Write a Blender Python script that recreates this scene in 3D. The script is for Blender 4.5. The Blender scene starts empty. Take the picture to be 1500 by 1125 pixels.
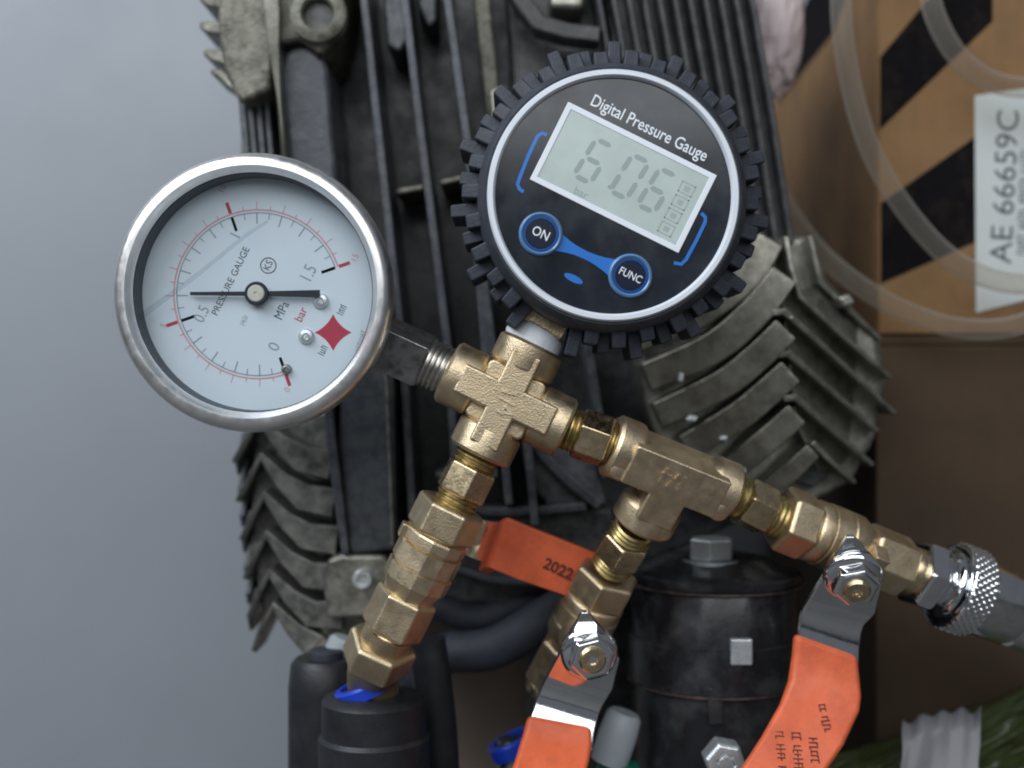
import bpy, bmesh, math, random
from mathutils import Vector, Matrix
random.seed(7)
R = math.radians
scene = bpy.context.scene
C = scene.collection

# ------------------------------------------------------------------ camera
D = 300.0            # mm from the camera to the plane of the brass fittings (Y = 0)
S = 0.17             # mm for one photograph pixel in that plane
cam_data = bpy.data.cameras.new('camera')
cam = bpy.data.objects.new('camera', cam_data); C.objects.link(cam)
cam.location = (0, -D / 1000, 0); cam.rotation_euler = (R(90), 0, 0)
cam_data.sensor_width = 36; cam_data.lens = 36 * D / (1500 * S)
cam_data.clip_start = 0.01; cam_data.clip_end = 20
cam_data.dof.use_dof = True
cam_data.dof.focus_distance = 0.288
cam_data.dof.aperture_fstop = 7.5
scene.camera = cam

# ------------------------------------------------------------------ world and lamps (indoors)
world = bpy.data.worlds.new('World'); scene.world = world; world.use_nodes = True
bg = world.node_tree.nodes['Background']
bg.inputs[0].default_value = (0.80, 0.88, 1.0, 1); bg.inputs[1].default_value = 0.14

def area(name, loc, target, sx, sy, power, col):
    l = bpy.data.lights.new(name, 'AREA'); l.shape = 'RECTANGLE'; l.size = sx; l.size_y = sy
    l.energy = power; l.color = col
    o = bpy.data.objects.new(name, l); C.objects.link(o); o.location = loc
    o.rotation_euler = (Vector(target) - Vector(loc)).to_track_quat('-Z', 'Y').to_euler()
    return o
area('window_light', (-0.46, -0.33, 0.52), (-0.05, 0.10, 0.0), 0.55, 0.5, 6.0, (0.88, 0.94, 1.0))
area('fill_light', (0.12, -1.15, 0.62), (0.0, 0.05, 0.0), 1.5, 0.7, 9.0, (0.95, 0.98, 1.0))  # added fill behind the camera, for frontal light and face-plate reflection
scene.view_settings.view_transform = 'Standard'; scene.view_settings.look = 'None'
scene.view_settings.exposure = 0.0; scene.view_settings.gamma = 1.0
scene.render.engine = 'CYCLES'
scene.cycles.max_bounces = 10; scene.cycles.transparent_max_bounces = 16
scene.cycles.use_denoising = True; scene.cycles.filter_width = 1.9

# ------------------------------------------------------------------ materials
MATS = {}
def mat(name, col, rough=0.5, metal=0.0, var=0.0, vscale=300, bump=0.0, bscale=1500, spec=0.5,
        rvar=0.0, flute=0.0, coat=0.0, dark=None, dscale=120, damt=0.0, edge=None, eamt=0.0, trans=0.0, ior=1.45):
    m = bpy.data.materials.new(name); m.use_nodes = True
    nt = m.node_tree; N = nt.nodes; L = nt.links; b = N['Principled BSDF']
    b.inputs['Metallic'].default_value = metal; b.inputs['Roughness'].default_value = rough
    b.inputs['Specular IOR Level'].default_value = spec
    b.inputs['Coat Weight'].default_value = coat; b.inputs['Coat Roughness'].default_value = 0.08
    b.inputs['Transmission Weight'].default_value = trans; b.inputs['IOR'].default_value = ior
    b.inputs['Base Color'].default_value = (*col, 1)
    tc = N.new('ShaderNodeTexCoord'); co = tc.outputs['Object']
    def noise(sc, det=4, ro=0.6):
        n = N.new('ShaderNodeTexNoise'); n.inputs['Scale'].default_value = sc
        n.inputs['Detail'].default_value = det; n.inputs['Roughness'].default_value = ro
        L.new(co, n.inputs['Vector']); return n.outputs['Fac']
    def ramp(src, a, c):
        r = N.new('ShaderNodeMapRange'); L.new(src, r.inputs[0])
        r.inputs[1].default_value = a; r.inputs[2].default_value = c; return r.outputs[0]
    cur = None
    def mix(fac, cA, cB):
        x = N.new('ShaderNodeMix'); x.data_type = 'RGBA'
        if isinstance(fac, (int, float)): x.inputs[0].default_value = fac
        else: L.new(fac, x.inputs[0])
        for k, c in ((6, cA), (7, cB)):
            if isinstance(c, tuple): x.inputs[k].default_value = (*c, 1)
            else: L.new(c, x.inputs[k])
        return x.outputs[2]
    def mul(src, k):
        x = N.new('ShaderNodeMath'); x.operation = 'MULTIPLY'; L.new(src, x.inputs[0]); x.inputs[1].default_value = k
        return x.outputs[0]
    if var:
        lo = tuple(c * (1 - var) for c in col); hi = tuple(min(1, c * (1 + var)) for c in col)
        cur = mix(ramp(noise(vscale), 0.3, 0.7), lo, hi)
    if dark:
        cur = mix(mul(ramp(noise(dscale, 6, 0.65), 0.48, 0.68), damt), cur if cur else col, dark)
    if edge:
        g = N.new('ShaderNodeNewGeometry'); p = ramp(g.outputs['Pointiness'], 0.52, 0.60)
        mm_ = N.new('ShaderNodeMath'); mm_.operation = 'MULTIPLY'
        L.new(p, mm_.inputs[0]); L.new(ramp(noise(260, 5, 0.7), 0.35, 0.6), mm_.inputs[1])
        cur = mix(mul(mm_.outputs[0], eamt), cur if cur else col, edge)
    if cur: L.new(cur, b.inputs['Base Color'])
    if rvar:
        r = N.new('ShaderNodeMapRange'); L.new(noise(vscale * 1.7, 5), r.inputs[0])
        r.inputs[1].default_value = 0.3; r.inputs[2].default_value = 0.7
        r.inputs[3].default_value = max(0.02, rough - rvar); r.inputs[4].default_value = min(1, rough + rvar)
        L.new(r.outputs[0], b.inputs['Roughness'])
    if bump:
        bp = N.new('ShaderNodeBump'); bp.inputs['Strength'].default_value = bump
        bp.inputs['Distance'].default_value = 0.0004
        hsrc = noise(bscale, 3)
        if flute:
            wv = N.new('ShaderNodeTexWave'); wv.inputs['Scale'].default_value = 55; wv.inputs['Distortion'].default_value = 1.5
            wv.inputs['Detail'].default_value = 1; L.new(co, wv.inputs['Vector'])
            ad = N.new('ShaderNodeMath'); ad.operation = 'MULTIPLY_ADD'; ad.inputs[1].default_value = flute
            L.new(wv.outputs['Fac'], ad.inputs[0]); L.new(hsrc, ad.inputs[2]); hsrc = ad.outputs[0]
        L.new(hsrc, bp.inputs['Height']); L.new(bp.outputs[0], b.inputs['Normal'])
    MATS[name] = m
    return m

mat('wall_paint', (0.275, 0.294, 0.325), 0.5, var=0.025, vscale=14, bump=0.3, bscale=800, rvar=0.06, dark=(0.20, 0.212, 0.235), dscale=22, damt=0.07)
mat('floor_concrete', (0.10, 0.10, 0.10), 0.8, var=0.2, vscale=60, bump=0.3, bscale=500)
mat('brass_cast', (0.66, 0.535, 0.355), 0.42, 1.0, var=0.14, vscale=160, bump=0.32, bscale=2200, rvar=0.10, dark=(0.30, 0.20, 0.11), dscale=70, damt=0.6, edge=(0.85, 0.70, 0.50), eamt=0.7)
mat('brass_machined', (0.68, 0.545, 0.345), 0.30, 1.0, var=0.12, vscale=350, bump=0.15, bscale=1800, rvar=0.12, dark=(0.30, 0.20, 0.08), dscale=220, damt=0.4)
mat('brass_thread', (0.46, 0.36, 0.16), 0.38, 1.0, var=0.3, vscale=400, rvar=0.1)
mat('stainless', (0.88, 0.87, 0.86), 0.36, 1.0, var=0.06, vscale=200, bump=0.05, bscale=900, rvar=0.08)
mat('steel_dark', (0.30, 0.30, 0.30), 0.42, 1.0, var=0.3, vscale=260, bump=0.25, bscale=1500, rvar=0.1, dark=(0.07, 0.07, 0.07), dscale=300, damt=0.7)
mat('steel_thread', (0.58, 0.56, 0.52), 0.28, 1.0, var=0.2, vscale=500)
mat('chrome', (0.80, 0.81, 0.83), 0.07, 1.0, var=0.04, vscale=300, rvar=0.04, bump=0.03, bscale=700)
mat('chrome_worn', (0.72, 0.72, 0.73), 0.16, 1.0, var=0.1, vscale=300, rvar=0.1, bump=0.08, bscale=900)
mat('red_vinyl', (0.76, 0.145, 0.055), 0.42, var=0.10, vscale=90, bump=0.22, bscale=900, spec=0.45, rvar=0.14, dark=(0.34, 0.05, 0.025), dscale=60, damt=0.45)
mat('print_dark', (0.10, 0.02, 0.015), 0.6)
mat('rubber', (0.034, 0.039, 0.052), 0.58, var=0.25, vscale=300, bump=0.4, bscale=1400, spec=0.45)
mat('ring_white', (0.70, 0.74, 0.80), 0.30, var=0.03, vscale=100)
mat('face_black', (0.010, 0.014, 0.022), 0.18, spec=0.6, coat=0.3, var=0.2, vscale=60, rvar=0.08, dark=(0.022, 0.026, 0.034), dscale=90, damt=0.35)
mat('lcd', (0.47, 0.54, 0.515), 0.20, var=0.08, vscale=90, spec=0.5)
mat('lcd_segment', (0.30, 0.36, 0.36), 0.25)
mat('lcd_segment_faint', (0.36, 0.42, 0.41), 0.25)
mat('print_white', (0.78, 0.82, 0.88), 0.4)
mat('print_blue', (0.015, 0.16, 0.55), 0.3, coat=0.3)
mat('button_blue', (0.008, 0.06, 0.22), 0.22, coat=0.5)
mat('button_rim', (0.10, 0.22, 0.42), 0.25, coat=0.5)
mat('button_dark', (0.008, 0.012, 0.03), 0.2, coat=0.6)
mat('dial_white', (0.60, 0.665, 0.73), 0.45, var=0.02, vscale=80)
mat('print_black', (0.07, 0.08, 0.095), 0.5)
mat('print_grey', (0.27, 0.31, 0.35), 0.5)
mat('print_red', (0.42, 0.03, 0.06), 0.5)
mat('print_red_faint', (0.58, 0.30, 0.34), 0.5)
mat('needle_black', (0.012, 0.016, 0.024), 0.35)
mat('hub_ivory', (0.55, 0.53, 0.46), 0.35, var=0.1, vscale=600)
mat('gasket', (0.05, 0.06, 0.07), 0.5)
mat('tape_white', (0.80, 0.84, 0.90), 0.45, var=0.04, vscale=500, bump=0.5, bscale=900)
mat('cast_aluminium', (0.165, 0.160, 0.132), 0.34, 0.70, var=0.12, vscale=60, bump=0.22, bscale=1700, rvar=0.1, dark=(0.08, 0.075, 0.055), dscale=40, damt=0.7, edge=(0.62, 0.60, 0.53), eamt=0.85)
mat('cast_dark', (0.095, 0.096, 0.088), 0.36, 0.55, var=0.15, vscale=70, bump=0.22, bscale=1700, rvar=0.1, dark=(0.035, 0.034, 0.028), dscale=45, damt=0.7, edge=(0.45, 0.44, 0.40), eamt=0.8)
mat('cast_olive', (0.070, 0.067, 0.050), 0.42, 0.3, var=0.2, vscale=90, bump=0.5, bscale=900, rvar=0.12, dark=(0.04, 0.038, 0.026), dscale=45, damt=0.75, edge=(0.5, 0.48, 0.4), eamt=0.6)
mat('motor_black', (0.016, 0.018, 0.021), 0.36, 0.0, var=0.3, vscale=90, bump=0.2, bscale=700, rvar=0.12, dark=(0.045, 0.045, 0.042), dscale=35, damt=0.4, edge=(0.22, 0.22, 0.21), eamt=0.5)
mat('motor_slate', (0.045, 0.052, 0.064), 0.34, 0.1, var=0.2, vscale=120, bump=0.25, bscale=700, rvar=0.12, dark=(0.02, 0.02, 0.022), dscale=40, damt=0.5, edge=(0.32, 0.32, 0.31), eamt=0.5)
mat('black_gloss', (0.014, 0.014, 0.017), 0.30, var=0.3, vscale=100, rvar=0.12, coat=0.1, bump=0.12, bscale=400, dark=(0.10, 0.10, 0.105), dscale=55, damt=0.55)
mat('black_plastic', (0.016, 0.017, 0.020), 0.45, var=0.3, vscale=150, bump=0.2, bscale=900)
mat('rust_edge', (0.045, 0.032, 0.03), 0.6, var=0.5, vscale=200, dark=(0.16, 0.10, 0.09), dscale=90, damt=0.8)
mat('zinc', (0.62, 0.66, 0.68), 0.35, 0.7, var=0.15, vscale=400, bump=0.3, bscale=900)
mat('cardboard', (0.24, 0.135, 0.058), 0.8, flute=0.5, var=0.12, vscale=60, bump=0.25, bscale=600, dark=(0.15, 0.085, 0.045), dscale=35, damt=0.5)
mat('cardboard_pale', (0.30, 0.235, 0.185), 0.85, var=0.1, vscale=60, bump=0.2, bscale=600)
mat('cardboard_shade', (0.070, 0.043, 0.024), 0.8, flute=0.5, var=0.15, vscale=60, bump=0.25, bscale=600, dark=(0.04, 0.026, 0.016), dscale=30, damt=0.6)  # darker brown stands in for shade on the lower cardboard
mat('box_print', (0.006, 0.005, 0.006), 0.9, spec=0.15, var=0.3, vscale=200, bump=0.25, bscale=600, flute=0.5, dark=(0.04, 0.03, 0.02), dscale=120, damt=0.3)
mat('label_paper', (0.58, 0.61, 0.60), 0.6, var=0.04, vscale=90)
mat('cloth_pink', (0.66, 0.55, 0.56), 0.9, var=0.08, vscale=200, bump=0.5, bscale=1200)
mat('blue_plastic', (0.012, 0.05, 0.50), 0.35)
mat('grey_plastic', (0.36, 0.40, 0.43), 0.4, var=0.06, vscale=100)
mat('green_cap', (0.01, 0.16, 0.11), 0.4)
mat('green_film', (0.055, 0.072, 0.022), 0.28, var=0.1, vscale=70, coat=0.2)
mat('grey_case', (0.24, 0.24, 0.26), 0.40, var=0.1, vscale=60, bump=0.15, bscale=700)

def sheer(name, col, k, rough=0.05):      # clear glass or vinyl: see-through with a gloss that grows at grazing angles
    m = bpy.data.materials.new(name); m.use_nodes = True
    nt = m.node_tree; N = nt.nodes; L = nt.links
    out = N['Material Output']; N.remove(N['Principled BSDF'])
    t = N.new('ShaderNodeBsdfTransparent'); t.inputs[0].default_value = (*col, 1)
    g = N.new('ShaderNodeBsdfGlossy'); g.inputs['Roughness'].default_value = rough
    g.inputs[0].default_value = (0.9, 0.95, 1, 1)
    f = N.new('ShaderNodeLayerWeight'); f.inputs[0].default_value = 0.5
    p = N.new('ShaderNodeMath'); p.operation = 'POWER'; p.inputs[1].default_value = 5; L.new(f.outputs['Facing'], p.inputs[0])
    a = N.new('ShaderNodeMath'); a.operation = 'MULTIPLY_ADD'; a.inputs[1].default_value = 0.9; a.inputs[2].default_value = k; L.new(p.outputs[0], a.inputs[0])
    x = N.new('ShaderNodeMixShader'); L.new(a.outputs[0], x.inputs[0]); L.new(t.outputs[0], x.inputs[1]); L.new(g.outputs[0], x.inputs[2])
    L.new(x.outputs[0], out.inputs[0]); MATS[name] = m
sheer('glass', (0.98, 0.99, 0.99), 0.03, 0.04)
sheer('liquid_edge', (0.80, 0.83, 0.85), 0.02, 0.2)
def vinyl(name):
    m = bpy.data.materials.new(name); m.use_nodes = True
    nt = m.node_tree; N = nt.nodes; L = nt.links
    out = N['Material Output']; b = N['Principled BSDF']
    b.inputs['Base Color'].default_value = (0.52, 0.49, 0.44, 1); b.inputs['Roughness'].default_value = 0.12
    t = N.new('ShaderNodeBsdfTransparent'); t.inputs[0].default_value = (0.90, 0.88, 0.84, 1)
    lw = N.new('ShaderNodeLayerWeight'); lw.inputs[0].default_value = 0.5
    pw = N.new('ShaderNodeMath'); pw.operation = 'POWER'; pw.inputs[1].default_value = 2.2; L.new(lw.outputs['Facing'], pw.inputs[0])
    r = N.new('ShaderNodeMapRange'); L.new(pw.outputs[0], r.inputs[0])
    r.inputs[3].default_value = 0.08; r.inputs[4].default_value = 0.95
    x = N.new('ShaderNodeMixShader'); L.new(r.outputs[0], x.inputs[0]); L.new(t.outputs[0], x.inputs[1]); L.new(b.outputs[0], x.inputs[2])
    L.new(x.outputs[0], out.inputs[0]); MATS[name] = m
vinyl('clear_vinyl')

# ------------------------------------------------------------------ building helpers (millimetres)
def P(px, py, Y=0.0):                      # photograph pixel at depth Y -> point in the place
    k = S * (D + Y) / D
    return Vector(((px - 750) * k, Y, (562.5 - py) * k))
def kk(Y): return S * (D + Y) / D

def face_frame(px, py, Y, deg):            # x right, y up, z towards the viewer side; turned clockwise
    a = R(deg); o = P(px, py, Y)
    x = Vector((math.cos(a), 0, -math.sin(a))); y = Vector((math.sin(a), 0, math.cos(a))); z = Vector((0, -1, 0))
    return Matrix(((x.x, y.x, z.x, o.x), (x.y, y.y, z.y, o.y), (x.z, y.z, z.z, o.z), (0, 0, 0, 1)))
def basis(o, x, y, z):
    return Matrix(((x.x, y.x, z.x, o.x), (x.y, y.y, z.y, o.y), (x.z, y.z, z.z, o.z), (0, 0, 0, 1)))
def axis_frame(p0, p1, face=Vector((0, -1, 0))):   # z along p0->p1, y turned to face
    z = (p1 - p0).normalized(); y = (face - z * face.dot(z)).normalized(); x = y.cross(z)
    return basis(p0, x, y, z)
def catmull(pts, n=8):
    out = []
    for i in range(len(pts) - 1):
        p0 = pts[max(0, i - 1)]; p1 = pts[i]; p2 = pts[i + 1]; p3 = pts[min(len(pts) - 1, i + 2)]
        for k in range(n):
            t = k / n
            out.append(0.5 * ((2 * p1) + (p2 - p0) * t + (2 * p0 - 5 * p1 + 4 * p2 - p3) * t * t + (3 * p1 - p0 - 3 * p2 + p3) * t ** 3))
    out.append(pts[-1].copy()); return out

class MB:
    def __init__(s, M=None): s.v = []; s.f = []; s.M = M if M else Matrix.Identity(4)
    def add(s, vs, fs):
        o = len(s.v); s.v += [s.M @ Vector(v) for v in vs]; s.f += [[i + o for i in f] for f in fs]; return s
    def box(s, c, h):
        cx, cy, cz = c; a, b, d = h
        vs = [(cx + i * a, cy + j * b, cz + k * d) for k in (-1, 1) for j in (-1, 1) for i in (-1, 1)]
        return s.add(vs, [(0, 2, 3, 1), (4, 5, 7, 6), (0, 1, 5, 4), (2, 6, 7, 3), (0, 4, 6, 2), (1, 3, 7, 5)])
    def lathe(s, prof, seg=48, phase=0.0):      # prof: (radius, z)
        vs = []; fs = []; n = len(prof)
        for r, z in prof:
            for i in range(seg):
                a = 2 * math.pi * i / seg + phase; vs.append((r * math.cos(a), r * math.sin(a), z))
        for j in range(n - 1):
            for i in range(seg):
                k = (i + 1) % seg; fs.append((j * seg + i, j * seg + k, (j + 1) * seg + k, (j + 1) * seg + i))
        if prof[0][0] > 1e-6: fs.append(tuple(reversed(range(seg))))
        if prof[-1][0] > 1e-6: fs.append(tuple((n - 1) * seg + i for i in range(seg)))
        return s.add(vs, fs)
    def ring(s, prof, seg=72):                  # closed profile swept round z
        vs = []; fs = []; n = len(prof)
        for r, z in prof:
            for i in range(seg):
                a = 2 * math.pi * i / seg; vs.append((r * math.cos(a), r * math.sin(a), z))
        for j in range(n):
            jn = (j + 1) % n
            for i in range(seg):
                k = (i + 1) % seg; fs.append((j * seg + i, j * seg + k, jn * seg + k, jn * seg + i))
        return s.add(vs, fs)
    def hexa(s, r, z0, z1, n=6, ph=0.0, ch=0.5):
        return s.lathe([(r - ch * 1.3, z0), (r, z0 + ch), (r, z1 - ch), (r - ch * 1.3, z1)], n, ph)
    def prism(s, poly, z0, z1):
        n = len(poly); vs = [(x, y, z0) for x, y in poly] + [(x, y, z1) for x, y in poly]
        fs = [tuple(reversed(range(n))), tuple(range(n, 2 * n))] + [(i, (i + 1) % n, n + (i + 1) % n, n + i) for i in range(n)]
        return s.add(vs, fs)
    def tube(s, pts, r, seg=16, cap=True):
        vs = []; fs = []; up = None; n = len(pts)
        for i, p in enumerate(pts):
            t = (pts[min(i + 1, n - 1)] - pts[max(i - 1, 0)]).normalized()
            if up is None: up = t.orthogonal().normalized()
            up = (up - t * up.dot(t)).normalized(); b = t.cross(up)
            rr = r[i] if isinstance(r, list) else r
            for k in range(seg):
                a = 2 * math.pi * k / seg; vs.append(p + up * (rr * math.cos(a)) + b * (rr * math.sin(a)))
        for i in range(n - 1):
            for k in range(seg):
                q = (k + 1) % seg; fs.append((i * seg + k, i * seg + q, (i + 1) * seg + q, (i + 1) * seg + k))
        if cap: fs += [tuple(reversed(range(seg))), tuple((n - 1) * seg + k for k in range(seg))]
        return s.add(vs, fs)
    def slab(s, pts, Y0, Y1, taper=1.0):        # outline given in pixels at depth Y0, carried back to Y1
        f = []; b = []
        for p in pts:
            y0 = p[2] if len(p) > 2 else Y0
            q = P(p[0], p[1], y0); f.append(q); b.append(Vector((q.x, Y1, q.z)))
        n = len(f)
        if taper != 1.0:
            c = sum(b, Vector()) / n; b = [c + (q - c) * taper for q in b]
        return s.add(f + b, [tuple(range(n)), tuple(reversed(range(n, 2 * n)))] + [(i, n + i, n + (i + 1) % n, (i + 1) % n) for i in range(n)])
    def ribbon(s, path, Y1):                    # path: (px, py, width_px, Yfront); a rib standing up from Y1
        n = len(path); vs = []; fs = []
        for i, (x, y, w, Y) in enumerate(path):
            a = path[max(i - 1, 0)]; b = path[min(i + 1, n - 1)]
            dx, dy = b[0] - a[0], b[1] - a[1]; l = math.hypot(dx, dy); nx, ny = -dy / l, dx / l
            for sg in (-1, 1):
                q = P(x + sg * nx * w / 2, y + sg * ny * w / 2, Y); vs += [q, Vector((q.x, Y1, q.z))]
        for i in range(n - 1):
            o = 4 * i; e = o + 4
            fs += [(o, e, e + 2, o + 2), (o + 1, o + 3, e + 3, e + 1), (o, o + 1, e + 1, e), (o + 2, e + 2, e + 3, o + 3)]
        fs += [(0, 2, 3, 1), (4 * n - 4, 4 * n - 3, 4 * n - 1, 4 * n - 2)]
        return s.add(vs, fs)
    def strip(s, rows, th):                     # rows: ((px,py,Y) left, (px,py,Y) right); thickness th (one value or one per row)
        L_ = [P(*r[0]) for r in rows]; Rr = [P(*r[1]) for r in rows]; n = len(rows); vs = []; fs = []
        for i in range(n):
            t = ((L_[min(i + 1, n - 1)] + Rr[min(i + 1, n - 1)]) - (L_[max(i - 1, 0)] + Rr[max(i - 1, 0)])).normalized()
            w = (Rr[i] - L_[i]).normalized(); nn = t.cross(w).normalized()
            if nn.y < 0: nn = -nn
            h = th[i] if isinstance(th, list) else th
            vs += [L_[i], Rr[i], Rr[i] + nn * h, L_[i] + nn * h]
        for i in range(n - 1):
            o = 4 * i; e = o + 4
            for k in range(4):
                q = (k + 1) % 4; fs.append((o + k, o + q, e + q, e + k))
        fs += [(3, 2, 1, 0), (4 * n - 4, 4 * n - 3, 4 * n - 2, 4 * n - 1)]
        return s.add(vs, fs)

FR = {}                                         # world frame (mm) of each thing and part
def to_m(M):
    A = M.copy()
    for i in range(3): A[i][3] *= 0.001
    return A
def tag(o, label, cat, group=None):
    o['label'] = label; o['category'] = cat
    if group: o['group'] = group
    return o
def thing(name, label, cat, M, group=None):
    o = bpy.data.objects.new(name, None); C.objects.link(o); o.empty_display_size = 0.005
    o.matrix_world = to_m(M); FR[o.name] = M
    return tag(o, label, cat, group)
def finish_mesh(me, m, ang):
    bm = bmesh.new(); bm.from_mesh(me)
    bmesh.ops.recalc_face_normals(bm, faces=bm.faces); bm.to_mesh(me); bm.free()
    me.polygons.foreach_set('use_smooth', [True] * len(me.polygons))
    me.set_sharp_from_angle(angle=R(ang)); me.materials.append(MATS[m]); me.update()
def obj(name, mb, m, parent=None, bevel=0.0, ang=38, M=None, seg=2, subsurf=0):
    F = FR[parent.name] if parent else (M if M else Matrix.Identity(4))
    inv = F.inverted()
    me = bpy.data.meshes.new(name)
    me.from_pydata([tuple((inv @ v) * 0.001) for v in mb.v], [], mb.f); finish_mesh(me, m, ang)
    o = bpy.data.objects.new(name, me); C.objects.link(o)
    if parent: o.parent = parent
    else: o.matrix_world = to_m(F)
    FR[o.name] = F
    if bevel:
        b = o.modifiers.new('bevel', 'BEVEL'); b.width = bevel * 0.001; b.segments = seg; b.limit_method = 'ANGLE'
        b.angle_limit = R(35); b.harden_normals = True
    if subsurf:
        d = o.modifiers.new('subsurf', 'SUBSURF'); d.levels = subsurf; d.render_levels = subsurf
    return o
def text(name, s, M, size, m, parent, align='CENTER', ext=0.03, sx=1.0, bold=0.0):
    cu = bpy.data.curves.new(name, 'FONT'); cu.body = s; cu.size = size; cu.align_x = align; cu.align_y = 'CENTER'
    cu.extrude = ext; cu.resolution_u = 3; cu.offset = bold
    t = bpy.data.objects.new(name, cu); C.objects.link(t)
    dg = bpy.context.evaluated_depsgraph_get()
    me = bpy.data.meshes.new_from_object(t.evaluated_get(dg))
    C.objects.unlink(t); bpy.data.objects.remove(t); bpy.data.curves.remove(cu)
    mb = MB(M); mb.add([(v.co.x * sx, v.co.y, v.co.z) for v in me.vertices], [list(p.vertices) for p in me.polygons])
    bpy.data.meshes.remove(me)
    return obj(name, mb, m, parent)
def strokes(name, n, M, h, m, parent, seed=1):     # print too blurred to read: short uneven strokes in a row
    rs = random.Random(seed); mb = MB(M); step = h * 0.42
    for i in range(n):
        if rs.random() < 0.14: continue
        x = (i - n / 2) * step; a = h * rs.uniform(0.32, 0.5)
        mb.box((x, 0, 0), (h * 0.06, a, 0.02))
        for y in rs.sample((-1, 0, 1), rs.choice((1, 1, 2))): mb.box((x + step * 0.36, y * a * 0.86, 0), (step * 0.32, h * 0.055, 0.02))
    return obj(name, mb, m, parent)
def copy_thing(root, M, label):
    r = root.copy(); C.objects.link(r); r.matrix_world = to_m(M); r['label'] = label; FR[r.name] = M
    for ch in list(root.children):
        c = ch.copy(); C.objects.link(c); c.parent = r; FR[c.name] = M
        for g in ch.children:
            d = g.copy(); C.objects.link(d); d.parent = c; FR[d.name] = M
    return r
T = Matrix.Translation
def Rz(d): return Matrix.Rotation(R(d), 4, 'Z')

# ================================================================== the setting
def structure(name, mb, m):
    o = obj(name, mb, m); o['kind'] = 'structure'; return o
FLOOR = -185.0
structure('wall', MB().box((-100, 280, 150), (700, 10, 400)), 'wall_paint')
structure('floor', MB().box((-100, -1000, FLOOR - 5), (1600, 1269, 5)), 'floor_concrete')

# ================================================================== cardboard box on the right, with stripes and label
BY = 92.0
bM = T((P(1400, 500, BY).x, BY + 80, P(0, 492, BY).z + 0.6))
box = thing('striped_cardboard_box', 'brown cardboard box with black diagonal stripes and white label behind clear hose', 'box', bM)
x0 = P(1287, 0, BY).x; x1 = x0 + 190; zt = P(0, -120, BY).z; zb = P(0, 492, BY).z + 0.6
obj('front_panel', MB().box(((x0 + x1) / 2, BY + 1.5, (zt + zb) / 2), ((x1 - x0) / 2, 1.5, (zt - zb) / 2)), 'cardboard', box, 0.6)
obj('side_panel', MB().box((x0 + 1.5, BY + 3.1 + 76, (zt + zb) / 2), (1.5, 76, (zt - zb) / 2)), 'cardboard', box, 0.6)
obj('back_panel', MB().box(((x0 + x1) / 2, BY + 157, (zt + zb) / 2), ((x1 - x0) / 2, 1.5, (zt - zb) / 2)), 'cardboard', box, 0.6)
obj('top_flap', MB().box(((x0 + x1) / 2, BY + 79, zt + 1.6), ((x1 - x0) / 2, 79, 1.5)), 'cardboard', box, 0.6)
for pts in ([(1289, 84), (1372, -16), (1454, -16), (1454, 31), (1289, 190)],
            [(1290, 416), (1290, 298), (1500, 150), (1600, 85), (1600, 230), (1428, 355)],
            [(1289, -40), (1289, -110), (1330, -110)]):
    obj('printed_stripe', MB().slab([(x, y) for x, y in pts], BY - 0.12, BY - 0.02), 'box_print', box)
def side_pt(px, py):                            # on the left side of the box: world x is x0
    Yd = (x0 - 0.12) / ((px - 750) * S) * D - D
    return Vector((x0 - 0.12, Yd, (562.5 - py) * S * (D + Yd) / D))
mbx = MB(); q = [side_pt(*p) for p in ((1139, 151), (1139, 90), (1210, -60), (1255, -60), (1223, 45))]
mbx.add(q + [p + Vector((0.1, 0, 0)) for p in q], [(0, 1, 2, 3, 4), (9, 8, 7, 6, 5)] + [(i, (i + 1) % 5, 5 + (i + 1) % 5, 5 + i) for i in range(5)])
obj('printed_stripe', mbx, 'box_print', box)
lab = obj('paper_label', MB().slab([(1428, 140), (1580, 118), (1580, 420), (1430, 458)], BY - 0.35, BY - 0.14), 'label_paper', box)
lab['label'] = 'white paper label with vertical printed code'
LM = face_frame(1470, 258, BY - 0.38, -90)
k = kk(BY)
text('label_code', 'AE 66659C', face_frame(1473, 273, BY - 0.38, -87), 46 * k, 'print_black', lab, ext=0.02, sx=1.06)
strokes('label_code', 26, face_frame(1499, 290, BY - 0.40, -88), 15 * k, 'print_black', lab, 3)

low = thing('shade_cardboard_box', 'added cardboard box under the striped box, shade painted as dark brown', 'box', T((P(1400, 500, BY).x, BY + 78, FLOOR)))  # box added to carry the shade below as a darker colour
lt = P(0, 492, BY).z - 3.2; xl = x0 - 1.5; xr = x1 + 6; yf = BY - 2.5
obj('front_panel', MB().box(((xl + xr) / 2, yf + 1.5, (lt + FLOOR) / 2), ((xr - xl) / 2, 1.5, (lt - FLOOR) / 2)), 'cardboard_shade', low, 0.6)
obj('side_panel', MB().box((xl + 1.5, yf + 3.1 + 78, (lt + FLOOR) / 2), (1.5, 78, (lt - FLOOR) / 2)), 'cardboard_shade', low, 0.6)
obj('back_panel', MB().box(((xl + xr) / 2, yf + 162.8, (lt + FLOOR) / 2), ((xr - xl) / 2, 1.5, (lt - FLOOR) / 2)), 'cardboard_shade', low, 0.6)
obj('top_flap', MB().box(((xl + xr) / 2, yf + 82, lt + 1.6), ((xr - xl) / 2, 82, 1.5)), 'cardboard_shade', low, 0.6)

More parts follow.
